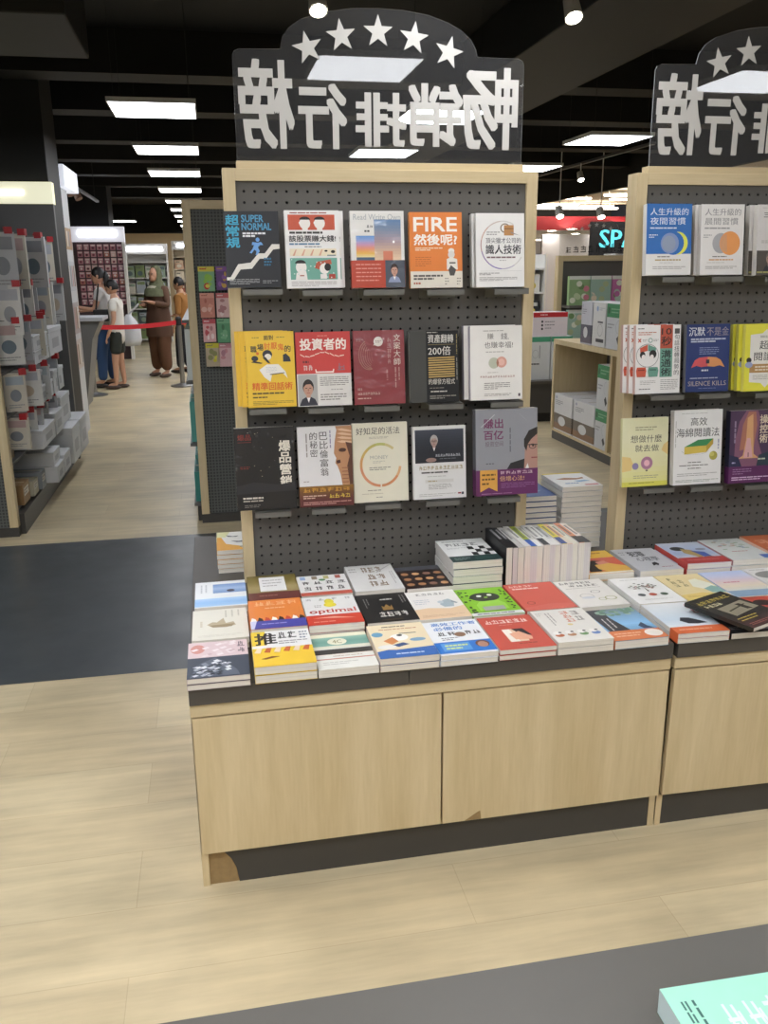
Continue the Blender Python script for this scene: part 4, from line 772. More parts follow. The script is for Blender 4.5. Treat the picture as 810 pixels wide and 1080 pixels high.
# ------------------------------------------------------------------ books lying on the island
ROW = (2.003, 2.231, 2.456)
T = [(0, -.109, 'mountain', 2, .014, 'book with a snowy dark mountain on pink, front left corner of the table'),
 (0, .057, 'massage', 2, .022, 'white and yellow book with heavy black characters, front row second from left'),
 (0, .217, 'fourc', 1, .022, 'cream book with a green band and oval 4C mark, front row'),
 (0, .376, 'illus', 2, .017, 'cream book with a cartoon figure and blue lower strip, front row'),
 (0, .536, 'worker', 2, .014, 'white book with blue title and blue strip beside the red front-row book'),
 (0, .697, 'redlife', 2, .014, 'red book with a small painted figure, front row'),
 (0, .858, 'heads', 2, .017, 'cream book with four small round heads, front row'),
 (0, 1.021, 'treeblue', 1, .024, 'book with blue sky, leaves and an orange band, front row'),
 (0, 1.205, 'fishwhite', 2, .013, 'pale book with a dark fish and orange band, first on the right table'),
 (0, 1.366, 'blackplain', 1, .018, 'black book under the tilted dark book, front of the right table'),
 (0, 1.53, 'redhand', 2, .014, 'red book at the right edge behind the tilted dark book'),
 (1, -.1, 'ship', 2, .015, 'cream book with a drawn sailing ship, left column of the table'),
 (1, .06, 'orangecrown', 2, .024, 'orange book with a blue lower strip, middle row'),
 (1, .219, 'optimal', 2, .022, 'white book titled optimal with a red band, middle row'),
 (1, .382, 'blackcrown', 2, .019, 'black book with a small gold crown, middle row'),
 (1, .532, 'catwhite', 2, .017, 'white and peach book with a grey cat, middle row'),
 (1, .692, 'greenblob', 2, .015, 'bright green book with a black eyed creature, middle row'),
 (1, .853, 'redplain', 2, .017, 'plain coral red book with white title lines, middle row'),
 (1, 1.02, 'glasses', 2, .015, 'off-white book with drawn spectacles, middle row'),
 (1, 1.207, 'whitetree', 2, .013, 'white book with a dotted tree and three ovals, right table'),
 (1, 1.366, 'yellowpaint', 2, .013, 'pale yellow book with a painted patch of light, right table'),
 (1, 1.525, 'pastelsky', 2, .014, 'book with a pastel blue and pink sky, right table'),
 (1, 1.685, 'mushroom', 2, .016, 'white book with a grey mushroom shape at the right edge'),
 (2, -.095, 'bluepaint', 2, .018, 'white and blue book with a small sea painting, back left of the table'),
 (2, .066, 'brownlabel', 2, .022, 'olive brown book with a white label, back row'),
 (2, .222, 'smallwhite', 2, .023, 'small white book with coloured squares and a red strip, back row'),
 (2, .386, 'brownletters', 2, .024, 'white book with heavy brown characters, back row'),
 (2, .546, 'faces', 2, .022, 'dark book with rows of round faces, back row'),
 (2, .693, 'checker', 5, .0225, 'white and dark green book with a checker pattern on a tall pile'),
 (2, 1.145, 'yellowred', 2, .022, 'red and yellow book with a bent figure, back row'),
 (2, 1.322, 'crime', 2, .022, 'grey book with bold black characters, back row of the right table'),
 (2, 1.488, 'bluered', 3, .019, 'blue grey book with a red band and figure, back row of the right table'),
 (2, 1.652, 'papers', 3, .0205, 'white book with green paper scraps and pink spine, right table'),
 (2, 1.815, 'orangesale', 3, .023, 'orange book at the back right edge of the table')]
for r, x, key, n, th, lb in T:
    BK[key]['t'] = th; z = ztop(x)
    lay(key, x, ROW[r], z, lb, GT, rz=0 if r else random.uniform(-.006, .006), tilt=math.radians(1.0) if x > 1.2 else 0, n=n, desc=' '.join(lb.split(',')[0].split()[:9]))
pa, pb = atz(722, 636, .655), atz(768.5, 621, .655); rz = math.atan2(pb.y-pa.y, pb.x-pa.x); bk = BK['tilted']; bk['t'] = .012
M = Matrix.Translation((pa.x, pa.y, .644)) @ Matrix.Rotation(rz, 4, 'Z') @ Matrix.Translation((0, -bk['h'], 0))
put_book('tilted', M, 'dark book lying askew across the others on the right table', GT)
# upright books, spine up
SPN = [('1e1e20', '1e1e20', .021), ('24262a', '1c1c1e', .017), ('b9b7b3', 'b9b7b3', .02), ('cfcdc8', 'cfcdc8', .019), ('9aa82e', '2f5bb0', .021), ('c3c0ba', 'e0ded9', .019), ('d4d2cc', '26262a', .021), ('dcdad4', 'dcdad4', .017), ('bdbbb8', 'd9d6d0', .018), ('d8c93c', '3c4c82', .02), ('d9a983', 'd9cdb8', .018), ('d9d4c2', 'd9d4c2', .017), ('d98f66', '2b2724', .02), ('e6d9cd', '2d2a28', .021)]
xx = .864
for i, (ca, cb, th) in enumerate(SPN):
    def fn(a, ca=ca, cb=cb, th=th):
        for y0, y1, c in ((0, .07, cb), (.07, .22, ca)): a.mb.face([(-.0003, y0, 0), (-.0003, y0, th), (-.0003, y1, th), (-.0003, y1, 0)], PRINT, c)
        for k in range(9):
            y = .09+k*.012; a.mb.face([(-.0005, y, th*.3), (-.0005, y, th*.7), (-.0005, y+.008, th*.7), (-.0005, y+.008, th*.3)], PRINT, '5a5a5a' if ca[0] in '9abcde' else 'a9a9a9')
    BK['up%d' % i] = dict(w=.157-.002*(i % 3), h=.218-.003*(i % 2), t=th, col=ca if i < 2 else 'dedad4', spine=ca, fn=fn, gloss=False, band=None, proto=None, pg=PAGE_TINTS[(i*5+i//3) % 4])
    an = 0 if i < 11 else -.02*(i-10)
    M = Matrix.Translation((xx, ROW[2]+.002*(i % 3), .6012+BK['up%d' % i]['w'])) @ Matrix(((0, 0, 1, 0), (0, 1, 0, 0), (-1, 0, 0, 0), (0, 0, 0, 1)))
    nm = ['black spined', 'black and charcoal spined', 'light grey spined', 'pale grey spined', 'lime and blue spined', 'white and grey spined', 'white spined black tipped', 'plain white spined', 'silver spined', 'yellow and navy spined', 'peach spined', 'cream spined', 'orange and black spined', 'pale spined black tipped'][i]
    put_book('up%d' % i, M, nm+' book standing upright in the row'+(' at its left end' if i == 0 else ' at its right end' if i == 13 else ''), 'books standing spine up on the table'); xx += th+.001
# piles behind the stands
BK['bird']['t'] = .0145; BK['fishcover']['t'] = .0175; BK['bluecover']['t'] = .0185
lay('bird', -.022, 2.86, ztop(0), 'white and yellow book with a flying bird on the pile behind the left stand', GT, n=5, desc='flying bird book')
lay('bluecover', 1.036, 2.86, ztop(0), 'blue book on the pile behind the gap between the stands', GT, n=10, desc='plain blue book')
lay('fishcover', 1.212, 2.86, ztop(1.3), 'white book with a brown fish on the tall pile between the stands', GT, n=12, desc='brown fish book')
# ------------------------------------------------------------------ ceiling lights
PANELW = 13.8
GLOW = mat('lit_diffuser', 'ffffff', .5, emit=('f6f8fd', PANELW)); LFR = mat('white_metal_frame', 'd9d9d6', .4); WIRE = mat('suspension_wire', '2b2b2b', .5)
CEIL = 3.4
LPROTO = None
def panel(x, y, z, label):
    global LPROTO
    if LPROTO:
        o = dup(LPROTO, label); o.location = (x, y, z); return o
    t = thing('ceiling_light', label, 'ceiling light', (x, y, z), 'square panel lights hung from the dark ceiling'); LPROTO = t
    d = MB(); d.box(-.288, .288, -.318, .318, 0, .004, GLOW); d.build('diffuser', t)
    f = MB()
    for a, b, c, e in ((-.298, .298, -.328, -.318), (-.298, .298, .318, .328), (-.298, -.288, -.318, .318), (.288, .298, -.318, .318)): f.box(a, b, c, e, -.002, .03, LFR)
    f.box(-.29, .29, -.32, .32, .02, .03, LFR); f.build('frame', t)
    for a in (-.25, .25):
        for b in (-.28, .28): w = MB(); w.cyl((a, b, .03), (a, b, CEIL-z), .0015, WIRE, 6); w.build('wire', t)
    return t
ordn = ['nearest', 'second', 'third', 'fourth', 'fifth', 'sixth', 'seventh', 'eighth', 'ninth', 'tenth', 'eleventh', 'twelfth']
for i, y in enumerate([6.95, 9.15, 11.3, 13.6, 15.8, 17.9, 20.0, 22.1, 24.3, 26.4]): panel(-.3, y, 2.7, f'{ordn[i]} lit square panel of the row above the left aisle')
for i, y in enumerate([6.96, 9.15, 11.35]): panel(1.8, y, 2.7, f'{ordn[i]} lit square panel seen through the left clear sign')
panel(3.65, 7.98, 2.7, 'lit square panel between the two clear signs'); panel(3.75, 10.3, 2.7, 'lit square panel half hidden by the left stand post')
for x, y, s in ((-2.45, 18.3, 'lit square panel above the left shelves'), (-1.85, 22.1, 'small distant lit square panel above the far left shop'), (-2.45, 11.3, 'lit square panel behind the dark column')): panel(x, y, 2.7, s)
for x, y in ((.95, .15), (3.45, .15), (-1.3, .15), (-.2, .15), (2.3, .15), (-.2, -1.05), (2.9, -1.05), (-1.7, -1.6), (-.2, -2.3), (3.2, -2.3), (-.9, -4.3), (4.6, -4.3), (.2, -5.8), (2.4, -5.8), (4.6, -5.8), (-2, -5.8), (.2, -8), (2.4, -8), (5.6, 1.2), (-3.4, 1.6), (-2.4, 4.4), (5.8, 5.6), (.9, 2.45), (3.4, 3.4), (-1.0, 1.3), (-1.1, 2.7), (-2.3, 2.6), (-2.4, .9), (-.9, -.6), (-3.2, -1.2), (-2.45, 9.15), (1.8, 13.6), (1.8, 15.8), (1.8, 18), (.75, 12.4), (.75, 14.6), (.75, 10.8)): panel(x, y, 2.7, 'lit square panel overhead, reflected in the clear signs' if (x, y) in ((.95, .15), (3.45, .15)) else 'lit square panel overhead, outside the picture')  # all but the reflected pair are added out of view to brighten the shop
DARK = mat('black_painted_ceiling', '101011', .8, noise=.2, scale=2)
c = MB(); c.box(-9, 6.6, -10, 27, CEIL, CEIL+.1, DARK); struct(c.build('ceiling'))
# ------------------------------------------------------------------ shell of the shop
WALLM = mat('grey_plaster_wall', '8d8b88', .8); CREAM = mat('cream_wall', 'e2d6bd', .7); LAV = mat('pale_lavender_wall', 'd6d7e2', .7); BEIGE = mat('beige_ceiling', 'c6b9a2', .8); RED = mat('red_fascia_paint', '8f1f2a', .5)
STRIP = mat('lit_strip', 'ffffff', .5, emit=('fff3e2', 11)); COOL = mat('lit_cool_strip', 'ffffff', .5, emit=('eef3ff', 9))
def sbox(name, *a, m=WALLM): q = MB(); q.box(*a, m); return struct(q.build(name))
sbox('wall_left', -7.1, -7, -10, 36, 0, CEIL); sbox('wall_front', -7, 16, -10.1, -10, 0, CEIL, m=CREAM); sbox('wall_right', 15.9, 16, -10, 36, 0, 4.2, m=LAV); sbox('wall_back', -7, 16, 34, 34.1, 0, 4.2, m=CREAM)
sbox('wall_back.001', 6.7, 15.89, 33.85, 33.95, 0, 2.6, m=LAV); sbox('ceiling.001', 6.6, 16, -10, 24, 3.25, 3.35, m=BEIGE); sbox('ceiling.002', -7, 6.6, 27, 34, 2.95, 3.05, m=CREAM); sbox('ceiling.003', 6.6, 16, 24, 34, 2.6, 2.7, m=WHITE)
sbox('trim_1', 6.55, 6.65, -10, 27, 2.8, CEIL, m=DARK); sbox('trim_2', -7, 6.6, 26.95, 27.05, 2.62, CEIL, m=DARK); sbox('trim_3', 6.6, 16, 23.9, 24, 2.57, 2.93, m=RED)
BEAM = mat('dark_brown_beam', '100e0d', .7, noise=.2, scale=3); DUCT = mat('dark_grey_duct', '242320', .6, noise=.1)
for i, y in enumerate((4.2, 7.7, 9.4, 11.5, 13.4, 15.4, 17.4, 20)): sbox('trim_%d' % (4+i), -7, 6.5, y, y+.35, 3.08, CEIL-.001, m=BEAM)
def top(name, label, cat, *a, m, **k): q = MB(); q.box(*a, m); return tag(q.build(name, **k), label, cat)
top('ceiling_duct', 'wide dark rectangular duct under the ceiling at the upper left', 'duct', -5.5, -.7, 5.75, 6.85, 3.0, 3.398, m=DUCT, bevel=.01)
top('ceiling_duct', 'long dark grey duct under the ceiling between the two clear signs', 'duct', 2.2, 3.05, 3.9, 13, 3.0, 3.398, m=DUCT, bevel=.01)
# track lights
SPOTG = mat('lit_spot_lens', 'ffffff', .4, emit=('fff4e0', 40))
def spot(label, x, y, z, top_z, warm=WHITE, s=1.0):
    t = thing('spotlight', label, 'spotlight', (x, y, z), 'spotlights'); a = Vector((0, -.5, -.85)).normalized()
    b = MB(); b.cyl(-a*.06*s, a*.05*s, .038*s, warm, 16, .045*s); b.build('lamp_head', t, smooth=False)
    g = MB(); g.cyl(a*.05*s, a*.053*s, .036*s, SPOTG, 16); g.build('lens', t)
    k = MB(); k.cyl((0, 0, 0), (0, 0, top_z-z), .008, warm, 8); k.build('stem', t)
for lb, x, y, z, tz in (('white ceiling spotlight above the left clear sign', .585, 4.53, 2.8, 3.4), ('white ceiling spotlight between the two clear signs at the top', 1.85, 4.53, 2.82, 2.999), ('small spotlight on the track above the distant mall', 4.84, 11.33, 2.72, 2.88)): spot(lb, x, y, z, tz)
spot('left of two bright lamps in front of the red fascia', 4.84, 12, 2.32, 3.4, s=1.3); spot('right of two bright lamps in front of the red fascia', 5.45, 12, 2.31, 3.4, s=1.3)
def rail(label, x, y0, y1, z):
    t = thing('lighting_track', label, 'light track', (x, y0, z)); q = MB(); q.box(-.02, .02, 0, y1-y0, 0, .03, mat('dark_track', '4a4846', .4)); q.build('rail', t)
    for d in (.3, y1-y0-.3): q = MB(); q.cyl((0, d, .03), (0, d, CEIL-z), .006, BLACKP, 6); q.build('hanger', t)
rail('thin lighting track under the ceiling right of the left stand', 4.9, 9.5, 15, 2.88)
rail('thin lighting track by the dark column at the left', -1.5, 9.2, 14, 2.56)
for i, y in enumerate((10.4, 11.0, 11.6)):
    t = thing('spotlight', ['nearest', 'middle', 'farthest'][i]+' brown spotlight on the track by the dark column', 'spotlight', (-1.5, y, 2.47), 'spotlights'); q = MB(); q.cyl((0, .0, .07), (.05, -.03, -.04), .035, mat('bronze_lamp', '7a5a48', .4), 14, .045); q.build('lamp_head', t); q = MB(); q.cyl((0, 0, .06), (0, 0, .09), .012, BLACKP, 8); q.build('stem', t)
# mall ceiling: strip lights, downlights
k = 0
for x, y, L in ((9.2, 19.2, 1.2), (7.7, 20.2, 1.6), (9.9, 20.4, 1.2), (8.4, 22.3, 1.5), (6.95, 22.2, 1.4), (10.2, 22.8, .9), (9.2, 23.6, 2.4), (12, 17, 2.5), (9.2, 15.6, 2.2), (10.5, 17.8, 2.4), (13, 20, 2), (9.4, 16.8, 2), (9, 8, 2.5), (11, 2, 2.5), (12, 5, 2.5), (9, 1, 2.5)):  # later strips in this list are added out of view to brighten the mall
    k += 1; t = thing('mounted_strip_light', (['nearest', 'second nearest', 'third nearest', 'fourth nearest', 'fifth nearest', 'sixth nearest', 'farthest'][k-1]+' white strip light on the beige mall ceiling') if k < 8 else 'white strip light on the mall ceiling outside the picture', 'strip light', (x-.4, y, 3.2), 'strip lights of the mall ceiling')
    q = MB(); q.box(0, L, -.06, .06, -.1, -.06, STRIP); q.build('tube', t)
    for sx in (.1, L-.1): q = MB(); q.cyl((sx, 0, -.06), (sx, 0, .05), .008, LFR, 8); q.build('hanger', t)
for i, (px, py) in enumerate(((582, 243), (603, 241), (607, 246), (612, 250), (617, 254), (630, 243), (654, 241))):
    p = atz(px, py, 2.6)
    if p.y > 33.5: p = Vector((10.5+i*.55, 26+(i*37 % 5)*1.2, 2.6))
    t = thing('downlight', ['first', 'second', 'third', 'fourth', 'fifth', 'sixth', 'seventh'][i]+' small round downlight in the white shop ceiling beyond the red fascia', 'downlight', (p.x, p.y, 2.585), 'downlights of the white shop'); q = MB(); q.cyl((0, 0, 0), (0, 0, .004), .13, SPOTG, 16); q.build('lens', t); q = MB(); q.lathe([(.13, 0), (.16, 0), (.16, .014), (.13, .014)], WHITE, 18); q.build('rim', t)
for x, y in ((-4, 29), (-1.5, 28.4), (.8, 28.4), (-1.5, 32), (3, 30)):
    t = thing('mounted_strip_light', {-4: 'leftmost', -1.5: 'second', .8: 'third', 3: 'rightmost'}[x]+(' rear' if y > 31 else '')+' strip light in the cream ceiling of the far left shop', 'strip light', (x, y, 2.9), 'strip lights of the far left shop'); q = MB(); q.box(-.7, .7, -.1, .1, 0, .02, STRIP); q.build('tube', t); q = MB(); q.box(-.74, .74, -.13, .13, .02, .049, LFR); q.build('housing', t)

for x, y in ((14.2, 25.5), (14.6, 28), (14.8, 31), (9, 30.8), (12, 30.8)):  # unseen strips added to light the white shop wall
    t = thing('mounted_strip_light', 'strip light inside the white shop beyond the red fascia, hidden from view', 'strip light', (x, y, 2.5), 'strip lights of the white shop'); q = MB(); q.box(-.9, .9, -.12, .12, 0, .03, STRIP); q.build('tube', t); q = MB(); q.box(-.94, .94, -.15, .15, .03, .098, LFR); q.build('housing', t)

# ------------------------------------------------------------------ gondola with hanging packs behind the left stand
GREYP = mat('grey_shelf_panel', '5f5f5e', .5); DKP = mat('dark_mesh_panel', '3c3d3a', .6, noise=.1)
def grid_mat():
    m = bpy.data.materials.new('fine_mesh_panel'); m.use_nodes = True; nt = m.node_tree; n = nt.nodes; b = n['Principled BSDF']
    tc = n.new('ShaderNodeTexCoord'); sp = n.new('ShaderNodeSeparateXYZ'); cb = n.new('ShaderNodeCombineXYZ'); nt.links.new(tc.outputs['Object'], sp.inputs[0]); nt.links.new(sp.outputs[0], cb.inputs[0]); nt.links.new(sp.outputs[2], cb.inputs[1])
    br = n.new('ShaderNodeTexBrick'); br.offset = 0; br.inputs['Scale'].default_value = 1; br.inputs['Brick Width'].default_value = .02; br.inputs['Row Height'].default_value = .02; br.inputs['Mortar Size'].default_value = .004
    br.inputs['Color1'].default_value = (*rgb('3a3b39'), 1); br.inputs['Color2'].default_value = (*rgb('3d3e3b'), 1); br.inputs['Mortar'].default_value = (*rgb('5c5e5a'), 1)
    nt.links.new(cb.outputs[0], br.inputs['Vector']); nt.links.new(br.outputs[0], b.inputs['Base Color']); b.inputs['Roughness'].default_value = .6; return m
MESH = grid_mat()
def gondola_end(t, x0, x1, y, z1):
    for a in (x0, x1-.05): q = MB(); q.box(a, a+.05, 0, .06, .06, z1, WOOD); q.build('side_post', t, bevel=.001)
    q = MB(); q.box(x0+.05, x1-.05, 0, .06, z1-.05, z1, WOODX); q.build('top_rail', t, bevel=.001)
    q = MB(); q.box(x0+.05, x1-.05, .015, .05, .06, z1-.05, MESH); q.build('mesh_panel', t)
    q = MB(); q.box(x0, x1, -.0, .06, 0, .06, KICK); q.build('plinth', t)
t = thing('gondola_shelf', 'wood framed gondola end with dark mesh panel behind the left stand', 'shelf', (0, 5.6, 0))
gondola_end(t, -.125, .86, 5.6, 2.0)
q = MB(); q.box(.25, .3, .065, 3.6, .06, 1.98, GREYP); q.build('spine_panel', t)
for z in (.12, .52, .92, 1.3): q = MB(); q.box(-.17, .25, .07, 3.6, z-.02, z, GREYP); q.build('shelf_board', t)
q = MB(); q.box(-.15, .25, .07, 3.6, 0, .098, KICK); q.build('base', t)
def card(name, label, cat, group, x0, x1, z0, z1, Y, cols, sd, th=.006, m=None):
    """a small hanging pack facing the camera side"""
    t = thing(name, label, cat, (x0, Y, z0), group); w, h = x1-x0, z1-z0; q = MB(); q.box(0, w, 0, th, 0, h, PRINT, cols[0])
    a = Art(q, lambda p: (p[0], -.0002-p[2], p[1]), w, h, PRINT); rd = random.Random(sd)
    a.r(.0, 0, 1, .2, cols[1])
    for i in range(6): u, v = rd.uniform(.1, .6), rd.uniform(.22, .75); a.e(u+.15, v+.08, rd.uniform(.08, .2), rd.uniform(.05, .14), rd.choice(cols[1:]))
    a.l(.1, .05, .9, .14, 1, cols[2], .5); q.build('card', t)
    k = MB(); k.cyl((w/2, .05, h-.01), (w/2, -.02, h-.006), .003, LEDGE, 8); k.build('hook', t)
PK = [(210, 225.6, 281, 307.5, ('7fae82', 'd9c94a', 'c43a35', '8fbf4a')), (228.7, 241, 281, 306, ('6a4a80', '8a5aa0', 'c9a04a', '9a4a5a')), (212, 225.6, 309, 335.5, ('c98472', 'd99a85', 'b56a58', 'e0b5a5')), (229, 242, 309, 335, ('d9b5b0', 'c96a6a', 'e3cfc9', 'b58080')), (215, 227, 336.5, 361, ('dcaca8', 'c95a60', 'ecd9d5', 'b98080')), (230, 242.5, 336, 361.5, ('5f9a70', '7ab085', '4a7a58', 'a0c0a0')), (218, 231, 362, 387, ('b5a58a', 'c9c03a', '8a8a5a', 'd9d04a')), (232, 244.5, 362, 387, ('d9b0b0', 'c98a90', 'e5cfcb', 'b5808a'))]
for i, (xa, xb, ya, yb, cs) in enumerate(PK):
    a, b = aty(xa, yb, 5.56), aty(xb, ya, 5.56)
    card('hanging_pack', ['green and yellow', 'purple', 'salmon', 'pink and white', 'pale pink', 'green', 'olive and yellow', 'rose'][i]+' hanging pack, '+['top', 'second', 'third', 'bottom'][i//2]+' row '+['left', 'right'][i % 2]+', on the dark mesh panel', 'pack', 'packs hanging on the gondola end', a.x, b.x, a.z, b.z, 5.57, cs, i)
rd = random.Random(12)
for j, z in enumerate((.12, .52, .92)):
    for i in range(5):
        y = 5.72+i*.55; c = ['3f8f86', '5aa59a', 'd9dedb', '7fb8ae', '2f6f70'][(i+j) % 5]; h = .2+.06*((i*3+j) % 3)
        t = thing('carton', ['teal', 'sea green', 'white', 'pale teal', 'deep green'][(i+j) % 5]+' carton on the '+['bottom', 'middle', 'upper'][j]+f' shelf beside the mesh gondola, {ordn[i]} from front', 'carton', (-.16, y, z), 'cartons along the left aisle')
        q = MB(); q.box(0, .3, 0, .4, 0, h, PRINT, c); a = Art(q, lambda p: (-.0004-p[2], .4-p[0], p[1]), .4, h, PRINT); a.r(.1, .15, .9, .5, 'e8ecea'); a.x(3, .2, .2, .8, .4, '3a5a58'); a.e(.5, .72, .15, .12, 'c9dad5'); q.build('box', t)
        q = MB(); q.box(.01, .29, .18, .22, h, h+.0006, PRINT, 'cfc9b8'); q.build('tape', t)

# ------------------------------------------------------------------ left gondola with boxes and red hooks
t = thing('gondola_shelf', 'long gondola at the left edge with wood framed end, white boxes and red tipped hooks', 'shelf', (0, 5.55, 0))
gondola_end(t, -2.22, -1.25, 5.55, 2.0)
q = MB(); q.box(-1.75, -1.71, .062, 2.35, .1, 2.1, GREYP); q.build('spine_panel', t)
q = MB(); q.box(-2.2, -1.22, .062, 2.36, 0, .13, KICK); q.build('base', t)
for z in (.15, .44, .73, 1.0): q = MB(); q.box(-1.71, -1.27, .063, 2.355, z-.018, z, GREYP); q.build('shelf_board', t)
q = MB(); q.box(-2.3, -1.2, 2.37, 2.43, 0, 2.13, GREYP); q.build('end_wall', t)
q = MB(); q.box(-2.3, -1.2, 2.37, 2.5, 2.131, 2.3, mat('lit_header', 'd9d8c0', .5, emit=('e8e6c8', .8))); q.build('header_box', t)
q = MB(); q.box(-2.2, -1.42, 2.36, 2.369, 2.2, 2.235, mat('lit_header_tube', 'ffffff', .5, emit=('fff8e8', 7))); q.build('header_tube', t)
BX = [(6.35, 6.62, .151, .27, -1.12, 'lower grey white storage box near the front of the bottom deck'), (6.35, 6.62, .272, .37, -1.14, 'upper grey white storage box near the front of the bottom deck'), (6.66, 6.95, .151, .29, -1.12, 'white storage box in the middle of the bottom deck'), (7.0, 7.38, .151, .43, -1.1, 'tall white storage box on the bottom deck'), (7.42, 7.85, .151, .43, -1.1, 'tall white storage box at the far end of the bottom deck'),
      (6.1, 6.6, .441, .57, -1.15, 'flat white box on the second shelf, near end'), (6.64, 7.0, .441, .6, -1.15, 'white box on the second shelf, middle'), (7.05, 7.5, .441, .66, -1.17, 'white box on the second shelf, far end'), (6.15, 6.7, .731, .85, -1.15, 'lower white box on the third shelf'), (6.15, 6.7, .852, .95, -1.16, 'upper white box on the third shelf'), (6.75, 7.2, .731, .9, -1.15, 'white box on the third shelf, far end'), (6.15, 6.7, 1.001, 1.09, -1.15, 'lower white drawer box on the top shelf'), (6.15, 6.7, 1.092, 1.19, -1.15, 'upper white drawer box on the top shelf'), (6.74, 7.3, 1.001, 1.2, -1.15, 'grey white box on the top shelf, far end')]
BXM = mat('white_cardboard', 'd3d4d6', .6, noise=.04)
for y0, y1, z0, z1, x1, lb in BX:
    t = thing('storage_box', lb, 'box', (-1.6, y0, z0), 'white storage boxes on the left gondola'); w, d, h = x1+1.6, y1-y0, z1-z0
    q = MB(); q.box(0, w, 0, d, 0, h*.82, BXM); q.build('body', t, bevel=.004); q = MB(); q.box(-.004, w+.004, -.004, d+.004, h*.82, h, BXM); q.build('lid', t, bevel=.004)
    q = MB(); q.box(w, w+.0008, d*.25, d*.75, h*.25, h*.6, PRINT, 'a9abb0'); q.build('label', t)
for y0, y1, x1, h, c, lb in ((5.75, 5.95, -1.24, .13, '9a7a52', 'small kraft carton at the near end of the bottom deck'), (5.98, 6.14, -1.22, .1, 'b9b39c', 'small cream carton on the bottom deck beside the kraft carton'), (6.17, 6.31, -1.2, .12, '8a8f92', 'small grey carton on the bottom deck'), (5.72, 5.92, -1.3, .18, '7d6340', 'brown carton at the near end of the second shelf')):
    z = .4405 if 'second' in lb else .1505; t = thing('carton', lb, 'carton', (-1.6, y0, z), 'cartons along the left aisle'); w, d = x1+1.6, y1-y0; q = MB(); q.box(0, w, 0, d, 0, h, PRINT, c); a = Art(q, lambda p: (w+.0004+p[2], p[0], p[1]), d, h, PRINT); a.r(.15, .2, .85, .6, 'd9d4c6'); a.l(.2, .25, .8, .55, 2, '77706a', .4); q.build('box', t); q = MB(); q.box(.01, w-.01, d*.45, d*.55, h, h+.0006, PRINT, 'c9b893'); q.build('tape', t)
REDP = mat('red_hook_tip', 'b3222a', .4)
rd = random.Random(21); n = 0
for j, (z, hh) in enumerate(((1.83, .34), (1.52, .3), (1.3, .26), (.98, .24), (.7, .2))):
    for i in range(7 if j < 3 else 5):
        y = 5.85+i*.27+rd.uniform(-.03, .03)+(.0 if j < 3 else 0); x = -1.24+rd.uniform(-.05, .06)-(.0 if j < 3 else 0); w = rd.uniform(.12, .2); n += 1
        t = thing('hanging_pack', ['white', 'pale grey', 'cream', 'white printed', 'greyish'][n % 5]+' hanging pack in the '+['top', 'second', 'third', 'fourth', 'lowest'][j]+f' row of the left gondola, {ordn[i]} from the front', 'pack', (x, y, z-hh), 'packs hanging on the left gondola')
        q = MB(); c = ['dcdbd6', 'bfc2c6', 'd9d3c4', 'e0dfdb', 'c9cacb'][n % 5]; q.box(-w/2, w/2, -.012, .012, 0, hh, PRINT, c); a = Art(q, lambda p: (p[0]-w/2, -.0124-p[2], p[1]), w, hh, PRINT)
        a.r(.1, .08, .9, .3, rd.choice(['b9bcc4', 'c4a9a5', 'a9b5bd', '8f9298'])); a.e(.5, .58, .25, .16, rd.choice(['a5a8ad', '8a8f95', 'c9b9a5', '6f7f8a'])); a.l(.15, .8, .85, .92, 2, '9a9a9a', .4); q.build('pouch', t)
        k = MB(); k.cyl((-.28 if x > -1.4 else 0, 0, hh+.012), (.04, 0, hh+.006), .003, LEDGE, 6); k.build('hook', t)
        k = MB(); k.box(.03, .075, -.022, .022, hh-.01, hh+.03, REDP); k.build('price_tip', t); t.rotation_euler = (0, 0, rd.uniform(-.15, .35))
top('column', 'tall black column rising behind the left gondola to the ceiling', 'column', -2.9, -1.24, 8.06, 8.7, 0, CEIL-.002, m=mat('black_column_paint', '121314', .6), bevel=.005)
# white poster column
t = thing('poster_column', 'slim white display column with small posters behind the left gondola', 'display column', (-1.4, 9, 0)); q = MB(); q.box(0, .1, 0, .5, 0, 2.36, mat('white_board', 'c9cbce', .5)); q.build('board', t, bevel=.004)
for i, (z, h, c) in enumerate(((1.9, .2, 'a98a62'), (1.55, .28, 'b9bcc2'), (1.15, .3, 'a9a0a2'), (.8, .28, 'c4b9b2'))):
    q = MB(); q.box(.1, .104, .03, .47, z-h/2, z+h/2, PRINT, c); a = Art(q, lambda p: (.1042+p[2], .03+p[0], z-h/2+p[1]), .44, h, PRINT)
    for u in range(4): a.r(.06+u*.24, .15, .2+u*.24, .85, ['8a6a48', 'd9d3c9', '7f858c', 'b58a80'][(u+i) % 4])
    q.box(.01, .09, -.004, 0, z-h/2, z+h/2, PRINT, c); q.build('poster', t)
q = MB(); q.box(-.0, .16, -.02, .9, 2.362, 2.55, mat('lit_white_header', 'e6e8ec', .5, emit=('eef2ff', .7))); q.build('light_box', t)
